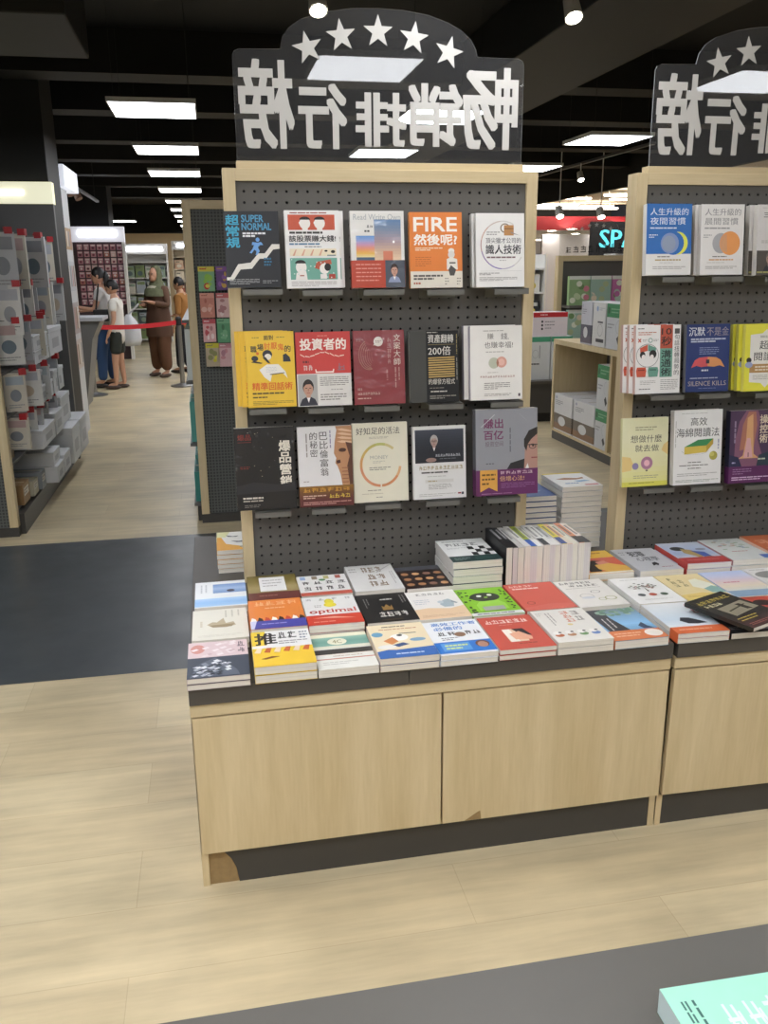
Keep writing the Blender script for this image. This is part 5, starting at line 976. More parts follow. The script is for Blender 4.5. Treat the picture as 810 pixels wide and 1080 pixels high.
# checkout counter
CNT = mat('grey_counter_laminate', '6c6c6b', .45)
t = thing('checkout_counter', 'grey checkout counter with overhanging top behind the left gondola', 'counter', (-2.6, 10.3, 0))
q = MB(); q.box(0, 1.43, 0, .6, 1.06, 1.1, mat('pale_counter_top', 'b9bac0', .3)); q.build('countertop', t, bevel=.003)
q = MB(); q.prism([(0, .1), (1.17, .1), (1.3, .86), (1.4, 1.059), (0, 1.059)], .55, CNT, lambda p: (p[0], .03+p[2], p[1])); q.build('body', t); q = MB(); q.box(.02, 1.12, .06, .55, 0, .099, KICK); q.build('plinth', t)
t = thing('display_screen', 'white back of a screen standing on the checkout counter', 'screen', (-1.62, 10.6, 1.1)); q = MB(); q.box(-.17, .17, -.012, .012, .06, .4, WHITE); q.build('panel', t, bevel=.006); q = MB(); q.lathe([(0, 0), (.1, 0), (.1, .008), (.02, .014), (.016, .08), (0, .08)], WHITE, 16); q.build('foot', t)
# belt barrier
STEEL = mat('brushed_steel', '8d8c8a', .3, metal=.8); BELT = mat('red_belt', 'c0202a', .6)
def post(label, x, y):
    t = thing('barrier_post', label, 'barrier post', (x, y, 0), 'belt barrier posts'); q = MB(); q.lathe([(0, 0), (.17, 0), (.17, .015), (.06, .04), (.035, .05), (0, .05)], STEEL, 24); q.build('base', t, smooth=False)
    q = MB(); q.cyl((0, 0, .05), (0, 0, .95), .033, STEEL, 18); q.build('pole', t); q = MB(); q.lathe([(0, .85), (.042, .851), (.042, .95), (.03, .97), (0, .972)], BLACKP, 18); q.build('belt_head', t); return t
A = post('steel barrier post beside the checkout counter', -1.56, 12.1); Bp = post('steel barrier post at the right end of the red belt', -.43, 12.8)
def belt(par, v, label=None):
    q = MB(); d = Vector(v); nrm = Vector((-d.y, d.x, 0)).normalized()*.003; N = 12
    for i in range(N):
        a, b = i/N, (i+1)/N; s0, s1 = -.03*math.sin(PI*a), -.03*math.sin(PI*b); p, r = d*a, d*b
        q.face([p+nrm+Vector((0, 0, .865+s0)), r+nrm+Vector((0, 0, .865+s1)), r+nrm+Vector((0, 0, .925+s1)), p+nrm+Vector((0, 0, .925+s0))], BELT); q.face([p-nrm+Vector((0, 0, .925+s0)), r-nrm+Vector((0, 0, .925+s1)), r-nrm+Vector((0, 0, .865+s1)), p-nrm+Vector((0, 0, .865+s0))], BELT)
    q.build('belt', par)
belt(A, (1.13, .7, 0)); belt(Bp, (1.6, 1.2, 0)); post('steel barrier post hidden behind the wood framed gondola end', 1.17, 14.0)

# ------------------------------------------------------------------ far left shop
DKC = mat('dark_wood_grain', '241f1e', .6)
top('column', 'square black column above the wall of pink goods', 'column', -2.75, -1.7, 17.45, 18.3, 0, CEIL-.002, m=MATS['black_column_paint'], bevel=.005)
t = thing('goods_wall', 'tall unit with a lit white header and rows of small pink goods', 'shelf unit', (-2.35, 17, 0)); q = MB(); q.box(0, .9, .1, .16, 0, 2.1, mat('plum_back_panel', '4a3a3e', .6)); q.build('back_panel', t)
q = MB(); q.box(-.03, .93, 0, .2, 2.1, 2.36, mat('lit_goods_header', 'dcdde0', .5, emit=('f3f3ff', .5))); q.build('header', t); q = MB(); q.box(.14, .8, -.02, 0, 2.2, 2.29, COOL); q.build('header_tube', t)
for x in (-.03, .88): q = MB(); q.box(x, x+.05, 0, .2, 0, 2.099, WHITE); q.build('side_panel', t)
rd = random.Random(31)
for j in range(9):
    for i in range(7):
        x, z = -2.35+.09+i*.115, 1.96-j*.12; c = rd.choice(['c9929a', 'b57a85', 'd9b0b0', 'a96a78', 'e0c0b8', 'c07f70', 'b98aa0'])
        q = MB(); q.box(0, .09, 0, .03, 0, .1, PRINT, c); a = Art(q, lambda p: (p[0], -.0003-p[2], p[1]), .09, .1, PRINT); a.r(.1, .1, .9, .35, 'e6d5d2'); a.e(.5, .65, .25, .2, rd.choice(['8a4a58', 'e9d9d5', '6a3a48'])); o = q.build('small_pack', loc=(x, 17.06, z))
        tag(o, 'small pink pack among the rows on the tall goods wall', 'pack', 'small pink packs on the goods wall')
def shelfunit(short, label, x0, y, w, h, n, pal, hdr=None, frame=WHITE, grp='goods', itemname='goods box', face=-1, sd=0, cols=5):
    t = thing('shelf_unit', label, 'shelf unit', (x0, y, 0)); d = .35
    q = MB(); q.box(0, w, d-.02, d, 0, h, frame); q.build('back_panel', t)
    for a in (0, w-.03): q = MB(); q.box(a, a+.03, 0, d-.021, 0, h, frame); q.build('side_panel', t)
    zs = [.08+(h-.25)*k/n for k in range(n+1)]
    for z in zs: q = MB(); q.box(.031, w-.031, .0, d-.022, z-.02, z, frame); q.build('shelf_board', t)
    if hdr: q = MB(); q.box(0, w, -.04, d, h, h+.22, WHITE); q.build('header', t); q = MB(); q.box(w*.1, w*.9, -.06, -.04, h+.07, h+.15, COOL); q.build('header_tube', t)
    rd = random.Random(sd)
    for j in range(n):
        H = (h-.25)/n-.05; iw = (w-.1)/cols
        for i in range(cols):
            hh = H*rd.uniform(.7, 1); c = rd.choice(pal); q = MB(); q.box(0, iw*.9, 0, .2, 0, hh, PRINT, c); a = Art(q, lambda p: (p[0], -.0004-p[2], p[1]), iw*.9, hh, PRINT); a.r(.08, .1, .92, .34, rd.choice(pal)); a.e(.5, .65, .28, .2, rd.choice(pal)); a.l(.15, .15, .85, .28, 1, '5a5550', .5)
            o = q.build('goods_box', loc=(x0+.05+i*iw, y+.04, zs[j]+.001)); tag(o, f'{itemname}, {["bottom", "second", "third", "fourth", "fifth", "sixth"][j]} shelf, {ordn[i]} from left, {short}', 'box', grp)
    return t
shelfunit('white unit behind the headscarf', 'white unit with lit header behind the headscarf', -1.85, 21, 1.0, 1.95, 5, ['8fa08a', '5a6a6a', 'c9c4b5', '7a8a5a', 'a9b0b5'], True, WHITE, 'goods of the white unit far left', 'green grey box', sd=1, cols=4)
shelfunit('tan unit of the far shop', 'tan goods unit in the far left shop', -.85, 24, 1.35, 2.1, 6, ['d9b090', 'c98a6a', 'e3cba8', 'b56a52', 'e9dcc5'], True, CREAM, 'goods of the tan unit', 'tan box', sd=2, cols=5)
shelfunit('cream unit of the far shop', 'right cream unit in the far left shop', .6, 24, 1.3, 2.0, 5, ['d9c29a', 'a9b5bd', 'c9a58a', 'e0d5c0'], None, CREAM, 'goods of the cream unit', 'pale box', sd=3, cols=4)
t = thing('poster_stand', 'framed blue grey poster beside the ochre shirted child', 'poster', (-.3, 17.5, 0)); q = MB(); q.box(0, .5, 0, .03, .9, 1.7, BLACKP); q.build('frame', t); q = MB(); q.box(.03, .47, -.002, 0, .94, 1.66, PRINT, '8fa3b5'); a = Art(q, lambda p: (.03+p[0], -.0024-p[2], .94+p[1]), .44, .72, PRINT); a.r(.1, .1, .9, .5, 'c9d5de'); a.e(.5, .5, .2, .2, '5a6a78'); q.build('print', t)
for x in (.05, .45): q = MB(); q.cyl((x, .015, 0), (x, .015, .9), .012, BLACKP, 8); q.build('leg', t)

# ------------------------------------------------------------------ maple cabinet with cartons, right of the gap
t = thing('open_cabinet', 'low maple open cabinet with white cartons between the two stands', 'cabinet', (3.17, 5.4, 0)); L = 2.46; W = .55
q = MB(); q.box(0, W, 0, L, .90, .945, WOOD); q.build('top', t, bevel=.001); q = MB(); q.box(0.02, W, 0, L, 0, .085, KICK); q.build('kickboard', t)
q = MB(); q.box(0, W, 0.03, L-.03, .085, .105, WOOD); q.build('bottom_board', t)
for y in (0, 1.2, L-.04): q = MB(); q.box(0, W, y, y+.04, .105 if y == 1.2 else .085, .899, WOOD); q.build('side_panel', t)
q = MB(); q.box(W-.02, W, .04, L-.04, .106, .899, GREYP); q.build('back_panel', t)
def carton(label, x, y, z, w, d, h, cols, style=0):      # printed face towards -X (d long) and -Y
    t = thing('carton', label, 'carton', (x, y, z), 'cartons on the maple open cabinet'); q = MB(); q.box(0, w, 0, d, 0, h, PRINT, cols[0])
    for A, ln in ((Art(q, lambda p: (-.0004-p[2], d-p[0], p[1]), d, h, PRINT), d), (Art(q, lambda p: (p[0], -.0004-p[2], p[1]), w, h, PRINT), w)):
        if style == 0: A.r(.0, .54, 1, .97, cols[1]); A.r(.0, .8, 1, .97, cols[2]); A.e(.45, .72, .2, .13, 'd9dbdd'); A.l(.08, .16, .5, .3, 3, '85878c', .4); A.e(.12, .1, .04, .04, '9aa0b5')
        if style == 1: A.r(0, 0, 1, .3, cols[1]); A.e(.12, .15, .06, .08, '2f5a40'); A.l(.25, .08, .9, .22, 2, '7fb08f', .4); A.l(.08, .42, .45, .56, 2, '9a9ca2', .4); A.p([(.62, .75), (.74, .68), (.86, .82), (.74, .9)], '3d4045'); A.o(.75, .5, .2, .16, .12, 'b9bcc2', 90, 250)
        if style == 2: A.r(0, 0, 1, .17, cols[1]); A.l(.06, .05, .5, .12, 1, 'e6b5b5', .6); A.l(.3, .3, .7, .68, 3, '8a8588', .3); [A.e(.2, .35+i*.15, .035, .04, '3a3a3d') for i in range(3)]
        if style == 3: A.e(.35, .14, .08, .06, '8fa5c9'); A.r(.4, .42, .8, .46, '5a5c60'); A.o(.6, .62, .2, .14, .08, '8a8c90'); A.r(.3, .82, .9, .9, '3f3f44'); A.l(.5, .1, .9, .18, 2, 'a5a7ac', .4)
    q.build('box', t); k = MB(); k.box(w*.1, w*.9, d*.47, d*.53, h, h+.0005, PRINT, 'bdb8ac'); k.build('tape', t)
WC = ('d6d7d9', '6f665c', '8a6a50')
carton('white carton with a bowl photograph at the far end of the bottom shelf', 3.18, 7.38, .106, .4, .42, .34, WC); carton('white carton with a bowl photograph nearer on the bottom shelf', 3.18, 6.9, .106, .4, .44, .34, WC)
carton('lower of two white and green cartons on the bottom shelf', 3.18, 6.64, .106, .3, .24, .33, ('cfd1d4', '3a8a5a'), 1); carton('upper of two white and green cartons on the bottom shelf', 3.18, 6.64, .4375, .3, .24, .37, ('cfd1d4', '3a8a5a'), 1)
carton('grey white carton with a photograph standing on the open cabinet', 3.2, 7.1, .946, .26, .22, .36, ('c3c4cc', '5a5a68', '6a6470'), 0); carton('white carton with a laptop drawing on the open cabinet', 3.2, 6.83, .946, .26, .25, .36, ('d6d6d4',), 3); carton('white carton with a green top standing on the open cabinet', 3.2, 6.5, .946, .3, .31, .36, ('cdd0d4', '3a8a5a'), 1)
t = thing('low_counter', 'dark low counter behind the maple open cabinet', 'counter', (3.2, 8.7, 0)); q = MB(); q.box(0, 1.4, 0, .6, .1, .41, mat('dark_counter', '3d3c3a', .5)); q.build('body', t); q = MB(); q.box(-.02, 1.42, -.02, .62, .411, .44, CTOP); q.build('top', t); q = MB(); q.box(.05, 1.35, .05, .55, 0, .099, BLACKP); q.build('plinth', t)
pa_, pb_ = aty(557, 402, 8.8), aty(581, 355, 8.8)
for lb, x0 in (('white carton with a green top edge on the dark low counter', pa_.x), ('white green edged carton on the low counter, mostly hidden behind the maple cabinet', pb_.x+.01)):
    w, h = pb_.x-pa_.x, pb_.z-.4415; t = thing('carton', lb, 'carton', (x0, 8.8, .4415), 'cartons on the dark low counter')
    q = MB(); q.box(0, w, 0, .3, 0, h, PRINT, 'cfd2d2'); a = Art(q, lambda p: (p[0], -.0004-p[2], p[1]), w, h, PRINT); a.r(0, 0, 1, .12, '4a9a78'); a.l(.1, .6, .8, .66, 1, '4a4c50', .5); a.r(.48, .2, .52, .5, '8a8c90'); a.o(.3, .4, .14, .1, .1, 'a5a8aa'); q.build('box', t); q = MB(); q.box(.03, w-.03, .13, .17, h, h+.0005, PRINT, 'bdb8ac'); q.build('tape', t)
ra, rb = aty(562, 356, 8.82), aty(599, 329, 8.82); w, h = rb.x-ra.x, rb.z-pb_.z-.001
t = thing('carton', 'white carton with a red top band lying across the green edged cartons', 'carton', (ra.x, 8.82, pb_.z+.0008), 'cartons on the dark low counter')
q = MB(); q.box(0, w, 0, .26, 0, h, PRINT, 'd9cfd2'); a = Art(q, lambda p: (p[0], -.0004-p[2], p[1]), w, h, PRINT); a.r(0, 0, 1, .2, 'b5242c'); a.l(.2, .06, .5, .14, 1, 'e6b5b5', .6); a.l(.34, .32, .62, .72, 3, '8a8588', .3); [a.e(.26, .38+i*.15, .03, .05, '3a3a3d') for i in range(3)]; q.build('box', t); q = MB(); q.box(.02, w-.02, .11, .15, h, h+.0005, PRINT, 'bdb8ac'); q.build('tape', t)

# ------------------------------------------------------------------ far fixture, mall beyond
t = thing('display_fixture', 'maple framed display fixture with a dark panel in the distance between the stands', 'display stand', (4.05, 10, 0))
for a in (0, .86): q = MB(); q.box(a, a+.06, 0, .1, 0, 1.72, WOOD); q.build('side_post', t)
q = MB(); q.box(.061, .859, 0, .1, 1.66, 1.72, WOODX); q.build('top_rail', t); q = MB(); q.box(.061, .859, .05, .09, .1, 1.659, PEG); q.build('panel', t); q = MB(); q.box(-.02, .94, -.3, .1, 0, .09, KICK); q.build('plinth', t)
PALS = (['8aa878', 'c97a8a', 'b9c9a0'], ['9ab5a5', 'a9b58a', 'd9c9b0'], ['b56a9a', '9aa58a', 'a9c0b0'])
for j, z in enumerate((1.16, .78, .4)):
    q = MB(); q.box(.062, .858, -.25, .049, z-.03, z-.001, PEG); q.build('shelf_board', t)
    for i in range(3):
        q = MB(); pal = PALS[(i+j) % 3]; q.box(0, .255, 0, .06, 0, .33, PRINT, pal[0]); a = Art(q, lambda p: (p[0], -.0004-p[2], p[1]), .255, .33, PRINT); rd = random.Random(i*7+j)
        for e in range(9): a.e(rd.uniform(.15, .85), rd.uniform(.2, .85), .14, .1, rd.choice(pal+['d9dcc9', '6a8a5a']))
        a.r(0, 0, 1, .12, 'd9ddd5'); o = q.build('picture_box', loc=(4.115+i*.265, 9.8, z)); tag(o, f'picture box with flowers, {["top", "middle", "bottom"][j]} shelf {["left", "centre", "right"][i]} of the distant maple fixture', 'box', 'picture boxes on the distant fixture')
sign('small clear sign with a row of dark characters on the distant maple fixture', 4.07, 0, y0=10.04, z0=1.7205, letters=False)
t = bpy.data.objects['acrylic_sign.002']
for i in range(8):
    q = MB(); a = Art(q, lambda p: (.06+p[0], -.001-p[2], .02+p[1]), .76, .16, PRINT); a.x(1, .02+i*.122, .5-.04*i, .12+i*.122, .95, '26262a'); q.build('character', t)
for i in range(5): q = MB(); q.prism([(.27+i*.09+(.03 if k % 2 == 0 else .012)*math.sin(k*PI/5), (.3, .335, .345, .335, .3)[i]+(.03 if k % 2 == 0 else .012)*math.cos(k*PI/5)) for k in range(10)], .0012, LET, lambda p: (p[0], -.0014+p[2], p[1])); q.build('star', t)
shelfunit('display left of the distant fixture', 'white boxed display left of the distant maple fixture', 3.2, 11, 1.1, 1.75, 5, ['e3cf5a', 'dcdcd8', 'c9b0a5', '3a3c40', 'e6e3da'], None, WHITE, 'goods left of the distant fixture', 'yellow or white box', sd=5, cols=4)
shelfunit('display right of the distant fixture', 'white boxed display right of the distant maple fixture', 5.05, 10.6, 1.0, 1.75, 5, ['e3cf5a', 'dcdcd8', 'c9b0a5', '8a8c90', 'e6e3da'], None, WHITE, 'goods right of the distant fixture', 'pale box', sd=6, cols=4)
t = thing('led_screen', 'large screen showing cyan letters SPA in the distant mall', 'screen', (8.88, 20, 1.6)); q = MB(); q.box(0, 1.6, 0, .1, 0, 1.0, mat('dark_screen', '1c2434', .3)); q.build('panel', t)
q = MB(); vs, fs = glyphs('SPA'); CYAN = mat('cyan_screen_letters', '5fd9e8', .4, emit=('5fe3f5', 1.6))
for d in (-.012, 0, .012): q.mesh_in([(.22+d+u*.95, -.002-d*.02, .42+v*.4) for u, v in vs], fs, CYAN)
q.build('lettering', t); q = MB(); q.box(.3, .4, .02, .08, -1.6, 0, BLACKP); q.build('leg', t); q = MB(); q.box(1.3, 1.4, .02, .08, -1.6, 0, BLACKP); q.build('leg', t)
for i, (x, w, c) in enumerate(((7.2, 1.6, 'e3e3ea'), (9.2, 1.8, 'd9dae6'), (11.4, 1.8, 'e6e3e0'))):
    shelfunit(['left', 'middle', 'right'][i]+' shop beyond the red fascia', ['left', 'middle', 'right'][i]+' white shop unit beyond the red fascia', x, 26, w, 2.0, 4, ['dcdce3', 'c9b5b9', 'e6e0e0', 'b5bcc9'], None, LAV, 'goods of the shops beyond the red fascia', 'pale box', sd=10+i, cols=4)
t = thing('partition_panel', 'tall pale lavender partition beside the small clear sign in the distance', 'partition', (9.6, 25, 0)); q = MB(); q.box(0, 1.5, 0, .1, 0, 2.5, LAV); q.build('board', t); q = MB(); q.box(-.02, 1.52, -.02, .12, 0, .1, GREYP); q.build('plinth', t)
# ------------------------------------------------------------------ people
def skinned(vs, es, rad, root=0, sub=2):
    me = bpy.data.meshes.new('t'); me.from_pydata(vs, es, []); o = bpy.data.objects.new('t', me); COL.objects.link(o)
    md = o.modifiers.new('s', 'SKIN'); md.use_smooth_shade = True
    lay_ = me.skin_vertices[0].data
    for i, r in enumerate(rad):
        rr = r if isinstance(r, tuple) else (r, r); lay_[i].radius = rr; lay_[i].use_root = (i == root)
    o.modifiers.new('u', 'SUBSURF').levels = sub
    bpy.context.view_layer.update(); ev = o.evaluated_get(bpy.context.evaluated_depsgraph_get()); m2 = bpy.data.meshes.new_from_object(ev)
    V = [tuple(v.co) for v in m2.vertices]; F = [tuple(p.vertices) for p in m2.polygons]
    bpy.data.objects.remove(o); bpy.data.meshes.remove(me); bpy.data.meshes.remove(m2); return V, F
def chain(pts, rad): return pts, [(i, i+1) for i in range(len(pts)-1)], rad
def person(label, loc, rz, H, skin, hair, arms, legs, shirt, trousers, long_hair=0, sleeve=.5, shorts=False, shoes='2b2523', scarf=None, robe=None, tilt=0, child=False):
    """local front is -Y; arms: (elbow, wrist) per side; legs: foot x, y offsets"""
    t = thing('person', label, 'person', loc, 'people queuing at the checkout'); S = mat('skin_'+skin, skin, .55); k = H/1.62
    P = Vector; hs = .062 if child else .07
    v = [P((0, 0, .86)), P((0, .01, 1.02)), P((0, .015, 1.2)), P((0, .015, 1.33)), P((0, .005, 1.4)), P((0, -.01, 1.46))]; e = [(0, 1), (1, 2), (2, 3), (3, 4), (4, 5)]; r = [(.13, .1), (.11, .085), (.13, .095), (.1, .075), (.048, .05), (.045, .05)]
    for s, (el, wr) in zip((-1, 1), arms):
        b = len(v); v += [P((s*.15, .015, 1.32)), P(el), P(wr), P(wr)+(P(wr)-P(el)).normalized()*.07]; e += [(3, b), (b, b+1), (b+1, b+2), (b+2, b+3)]; r += [.05, .037, (.024, .03), (.014, .036)]
    for s, (fx, fy) in zip((-1, 1), legs):
        b = len(v); v += [P((s*.08, 0, .8)), P((s*.085+fx*.4, fy*.5-.015, .46)), P((s*.09+fx, fy, .085)), P((s*.1+fx, fy-.13, .04))]; e += [(0, b), (b, b+1), (b+1, b+2), (b+2, b+3)]; r += [.082, .055, .036, (.036, .026)]
    v = [p*k for p in v]; r = [tuple(x*k for x in q) if isinstance(q, tuple) else q*k for q in r]
    V, F = skinned([tuple(p) for p in v], e, r); q = MB(); q.mesh_in(V, F, S)
    hc = P((0, -.02, 1.535))*k; R = Matrix.Rotation(tilt, 3, 'X')
    def hp(x, y, z): return tuple(hc+R @ (P((x, y, z))*k))
    q.ell(hc, (.072*k, .088*k, .108*k), S, 18, 12); q.ell(hp(0, -.05, -.05), (.05*k, .045*k, .055*k), S, 12, 8)
    q.mesh_in([hp(-.014, -.084, -.03), hp(.014, -.084, -.03), hp(0, -.11, -.028), hp(0, -.086, .02)], [(0, 1, 2), (0, 2, 3), (2, 1, 3)], S)
    for s in (-1, 1):
        q.ell(hp(s*.074, .005, -.01), (.01*k, .02*k, .03*k), S, 8, 6); q.ell(hp(s*.028, -.076, .012), (.013*k, .012*k, .008*k), mat('eye_dark', '2a1c18', .3), 8, 6)
    q.ell(hp(0, -.083, -.058), (.024*k, .008*k, .007*k), mat('lips', '8a4a44', .5), 8, 6)
    for s, (el, wr) in zip((-1, 1), arms):       # five fingers on each hand
        w = P(wr)*k; d = (P(wr)-P(el)).normalized(); side = d.cross(P((0, 0, 1))); side = side.normalized() if side.length > .1 else P((1, 0, 0)); nrm = side.cross(d).normalized(); pb = w+d*.075*k
        for i in range(4):
            o = side*((i-1.5)*.019*k); L = (.06, .072, .068, .052)[i]*k; a = pb+o; b = a+d*L*.5-nrm*.006*k; c = b+d*L*.42-nrm*.02*k
            FV, FF = skinned([tuple(a-d*.03*k), tuple(a), tuple(b), tuple(c)], [(0, 1), (1, 2), (2, 3)], [.0085*k]*3+[.007*k], 0, 1); q.mesh_in(FV, FF, S)
        a = w+d*.03*k-side*.026*k*s*-1; b = a+(d*.6-side*-.8*s)*.034*k; c = b+d*.028*k
        FV, FF = skinned([tuple(w+d*.03*k), tuple(a), tuple(b), tuple(c)], [(0, 1), (1, 2), (2, 3)], [.011*k, .01*k, .009*k, .007*k], 0, 1); q.mesh_in(FV, FF, S)
    q.build('body', t, smooth=True)
    g = 1.22
    if shirt:
        c, lab = shirt; m = mat('cloth_'+c, c, .85); n = 6; vv = [P((0, 0, .66 if sleeve < 1.5 else .82)), P((0, .008, 1.0)), P((0, .015, 1.2)), P((0, .015, 1.33)), P((0, .008, 1.385))]; ee = [(0, 1), (1, 2), (2, 3), (3, 4)]; rr = [(.165, .125), (.15, .115), (.155, .118), (.115, .09), (.06, .06)]
        for s, (el, wr) in zip((-1, 1), arms):
            b = len(vv); A0 = P((s*.15, .015, 1.32)); E = P(el); Wp = P(wr); vv.append(A0); rr.append(.066); ee.append((3, b))
            if sleeve <= 1: vv.append(A0.lerp(E, sleeve)); rr.append(.06); ee.append((b, b+1))
            else: vv += [E, E.lerp(Wp, sleeve-1)]; rr += [.054, .046]; ee += [(b, b+1), (b+1, b+2)]
        V, F = skinned([tuple(p*k) for p in vv], ee, [tuple(x*k for x in z) if isinstance(z, tuple) else z*k for z in rr]); q = MB(); q.mesh_in(V, F, m); q.build(lab, t, smooth=True)
    if trousers:
        c, lab, wd = trousers; m = mat('cloth_'+c, c, .85); vv = [P((0, 0, .97)), P((0, 0, .8))]; ee = [(0, 1)]; rr = [(.128, .098), (.15, .12)]
        for s, (fx, fy) in zip((-1, 1), legs):
            b = len(vv); hip = P((s*.085, 0, .76)); kn = P((s*.087+fx*.4, fy*.5-.015, .46)); an = P((s*.09+fx, fy, .09)); vv += [hip, hip.lerp(kn, .8)] if shorts else [hip, kn, an]; rr += [.1, .088] if shorts else [.1*wd, .078*wd, .066*wd]; ee += [(1, b), (b, b+1)] if shorts else [(1, b), (b, b+1), (b+1, b+2)]
        V, F = skinned([tuple(p*k) for p in vv], ee, [tuple(x*k for x in z) if isinstance(z, tuple) else z*k for z in rr]); q = MB(); q.mesh_in(V, F, m)
        q.build(lab, t, smooth=True)
    if robe:
        c, z0 = robe; m = mat('cloth_'+c, c, .85); q = MB(); prof = [(.215, z0), (.21, z0+.15), (.19, .95), (.165, 1.1), (.165, 1.22), (.13, 1.34), (.06, 1.39)]
        vs = []; fs = []; N = 24
        for rr_, z in prof: vs += [(rr_*k*1.05*math.cos(2*PI*i/N), rr_*k*.8*math.sin(2*PI*i/N)*(1+.05*math.sin(5*2*PI*i/N)), z*k) for i in range(N)]
        for j in range(len(prof)-1): fs += [(j*N+i, j*N+(i+1) % N, (j+1)*N+(i+1) % N, (j+1)*N+i) for i in range(N)]
        q.mesh_in(vs, fs, m); q.build('tunic', t, smooth=True)
    for s, (fx, fy) in zip((-1, 1), legs):
        q = MB(); q.ell(((s*.098+fx)*k, (fy-.06)*k, .034*k), (.047*k, .13*k, .034*k), mat('shoe_'+shoes, shoes, .5), 14, 8); q.build('shoe', t, smooth=True)
    if scarf:
        c1, c2 = scarf; m = mat('cloth_'+c1, c1, .85, noise=.45, scale=22); q = MB(); N = 22; vs = []; fs = []
        prof = [(.0, 1.675, 0), (.06, 1.66, 0), (.092, 1.6, 0), (.1, 1.53, 0), (.095, 1.45, 0), (.12, 1.38, 0), (.19, 1.32, 0), (.215, 1.22, 0)]
        for rr_, z, _ in prof:
            for i in range(N):
                a = 2*PI*i/N; y = rr_*.98*math.sin(a)+.01; x = rr_*math.cos(a)*.92
                if 1.43 < z < 1.64 and math.sin(a) < -.55: y = max(y, -.045)      # open at the face
                vs.append((x*k, y*k, z*k))
        for j in range(len(prof)-1): fs += [(j*N+i, j*N+(i+1) % N, (j+1)*N+(i+1) % N, (j+1)*N+i) for i in range(N)]
        q.mesh_in(vs, fs, m); q.build('headscarf', t, smooth=True)
        q = MB(); q.ell((.0, -.06*k, 1.31*k), (.13*k, .1*k, .08*k), mat('cloth_'+c2, c2, .85, noise=.3, scale=25), 14, 8); q.build('scarf_drape', t, smooth=True)
    else:
        m = mat('hair_'+hair, hair, .5); q = MB()
        vs = []; fs = []; N = 18; M_ = 8
        for j in range(M_+1):
            a = PI*.62*j/M_
            for i in range(N):
                b = 2*PI*i/N; fr = max(0, -math.sin(b)); th = a*(1-.42*fr); vs.append(hp(.082*math.sin(th)*math.cos(b), .098*math.sin(th)*math.sin(b)+.006, .12*math.cos(th)))
        for j in range(M_): fs += [(j*N+i, (j+1)*N+i, (j+1)*N+(i+1) % N, j*N+(i+1) % N) for i in range(N)]
        q.mesh_in(vs, fs, m)
        if long_hair: q.ell(hp(0, .09, -.09), (.06*k, .04*k, long_hair*k), m, 12, 8)
        q.build('hair', t, smooth=True)
    t.rotation_euler = (0, 0, rz); return t
a_down = ((-.2, .04, 1.07), (-.19, -.06, .84))
def foot(px, py): p = atz(px, py, 0); return (p.x, p.y, 0)
p = foot(116, 408); person('person in a white top and blue jeans leaning towards the checkout counter', p, -PI*.55, 1.62, 'c99a80', '1a1514', (((-.2, -.08, 1.09), (-.17, -.32, 1.06)), ((.2, -.06, 1.08), (.16, -.3, 1.12))), ((0, .05), (0, -.06)), ('d6d4d3', 'top'), ('33507a', 'jeans', 1.0), long_hair=.13, sleeve=.55, tilt=.2)
t = thing('shoulder_bag', 'small black bag worn across the white top', 'bag', (p[0]+.02, p[1]-.26, .93)); q = MB(); q.box(-.12, .12, -.04, .04, 0, .16, BLACKP); q.build('pouch', t, bevel=.02); q = MB(); q.cyl((-.08, 0, .15), (-.02, .03, .5), .012, BLACKP, 8); q.build('strap', t)
p = foot(124, 406); person('child in a white shirt and dark patterned shorts with back to the counter queue', (p[0]+.1, p[1]-.42, 0), -PI*.55, 1.46, 'c4977c', '161212', (((-.19, 0, 1.07), (-.2, -.14, .9)), ((.19, .02, 1.06), (.2, -.08, .84))), ((0, .03), (0, -.05)), ('d9d6cf', 'shirt'), ('2f3430', 'shorts', 1), sleeve=.6, shorts=True, tilt=.15, child=True, shoes='4a3a32')
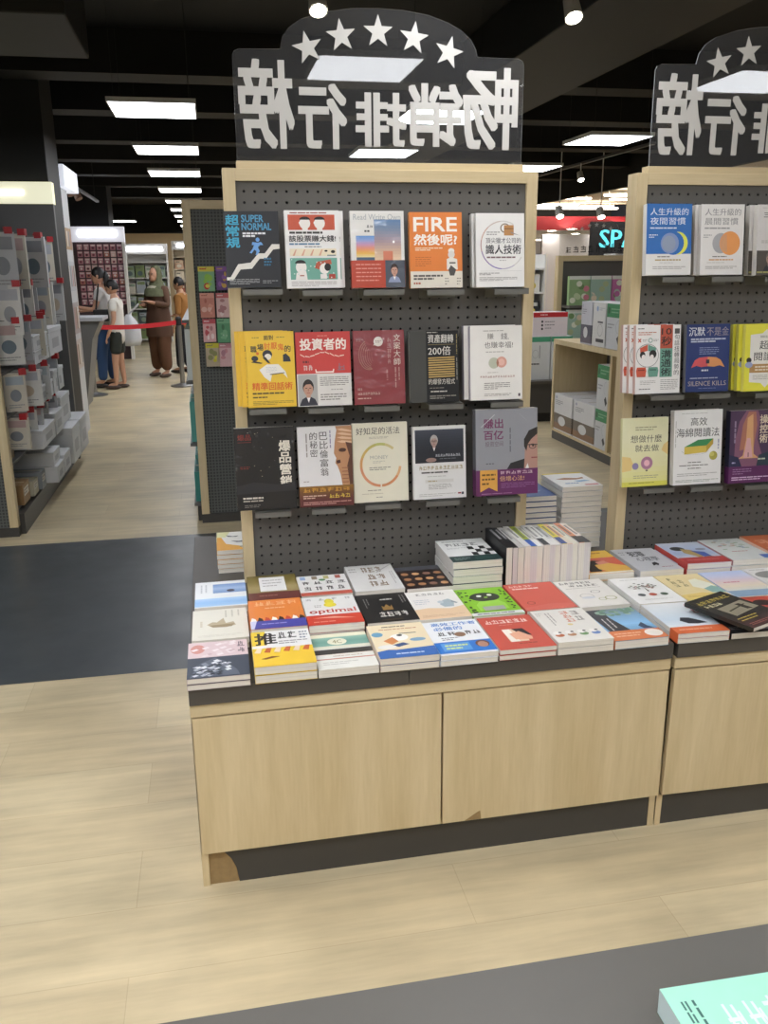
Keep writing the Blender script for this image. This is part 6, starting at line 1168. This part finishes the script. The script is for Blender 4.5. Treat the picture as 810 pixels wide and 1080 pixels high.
p = foot(172, 397); hj = person('person in a patterned green headscarf and brown tunic facing the camera', p, -PI*.22, 1.62, 'b98a70', '1a1514', (((-.22, -.02, 1.08), (-.07, -.24, 1.1)), ((.22, -.02, 1.08), (.08, -.24, 1.14))), ((-.03, .03), (.05, -.04)), ('5a4030', 'sleeves'), ('5f3f2a', 'trousers', 1.35), sleeve=1.8, scarf=('5c5f45', 'a9a490'), robe=('553c2e', .62), shoes='4a3a30')
t = thing('carrier_bag', 'white plastic carrier bag held by the person in the headscarf', 'bag', (p[0]-.42, p[1]-.3, .5), ); q = MB(); N = 20; vs = []; fs = []
for rr, z in ((.0, 0), (.13, .01), (.155, .1), (.15, .25), (.11, .36), (.05, .44), (.03, .47)): vs += [(rr*1.1*math.cos(2*PI*i/N)*(1+.06*math.sin(3*i)), rr*.6*math.sin(2*PI*i/N)*(1+.08*math.cos(2*i)), z) for i in range(N)]
for j in range(6): fs += [(j*N+i, j*N+(i+1) % N, (j+1)*N+(i+1) % N, (j+1)*N+i) for i in range(N)]
q.mesh_in(vs, fs, mat('white_plastic_film', 'cfd2d6', .35)); q.build('sack', t, smooth=True); q = MB(); q.cyl((0, 0, .46), (.16, .02, .62), .014, MATS['white_plastic_film'], 8); q.build('handle', t)
p = foot(196, 393); person('child in an ochre shirt and black trousers at the end of the queue', p, -PI*.62, 1.47, 'b58a6c', '14100f', (((-.19, -.02, 1.07), (-.16, -.2, 1.0)), ((.2, .02, 1.06), (.2, -.06, .84))), ((0, .03), (0, -.05)), ('9a6a35', 'shirt'), ('1d2026', 'trousers', 1.05), sleeve=1.2, tilt=.2, child=True)
SC.view_settings.view_transform = 'Standard'; SC.view_settings.look = 'None'; SC.view_settings.gamma = 1; SC.view_settings.use_curve_mapping = False
SC.view_settings.exposure = 0
w = bpy.data.worlds.new('world'); SC.world = w; w.use_nodes = True; w.node_tree.nodes['Background'].inputs[0].default_value = (.9, .92, 1, 1); w.node_tree.nodes['Background'].inputs[1].default_value = .05
SC.cycles.use_denoising = True; SC.cycles.max_bounces = 6; SC.cycles.transparent_max_bounces = 12; SC.cycles.sample_clamp_indirect = 6
bpy.context.view_layer.update()
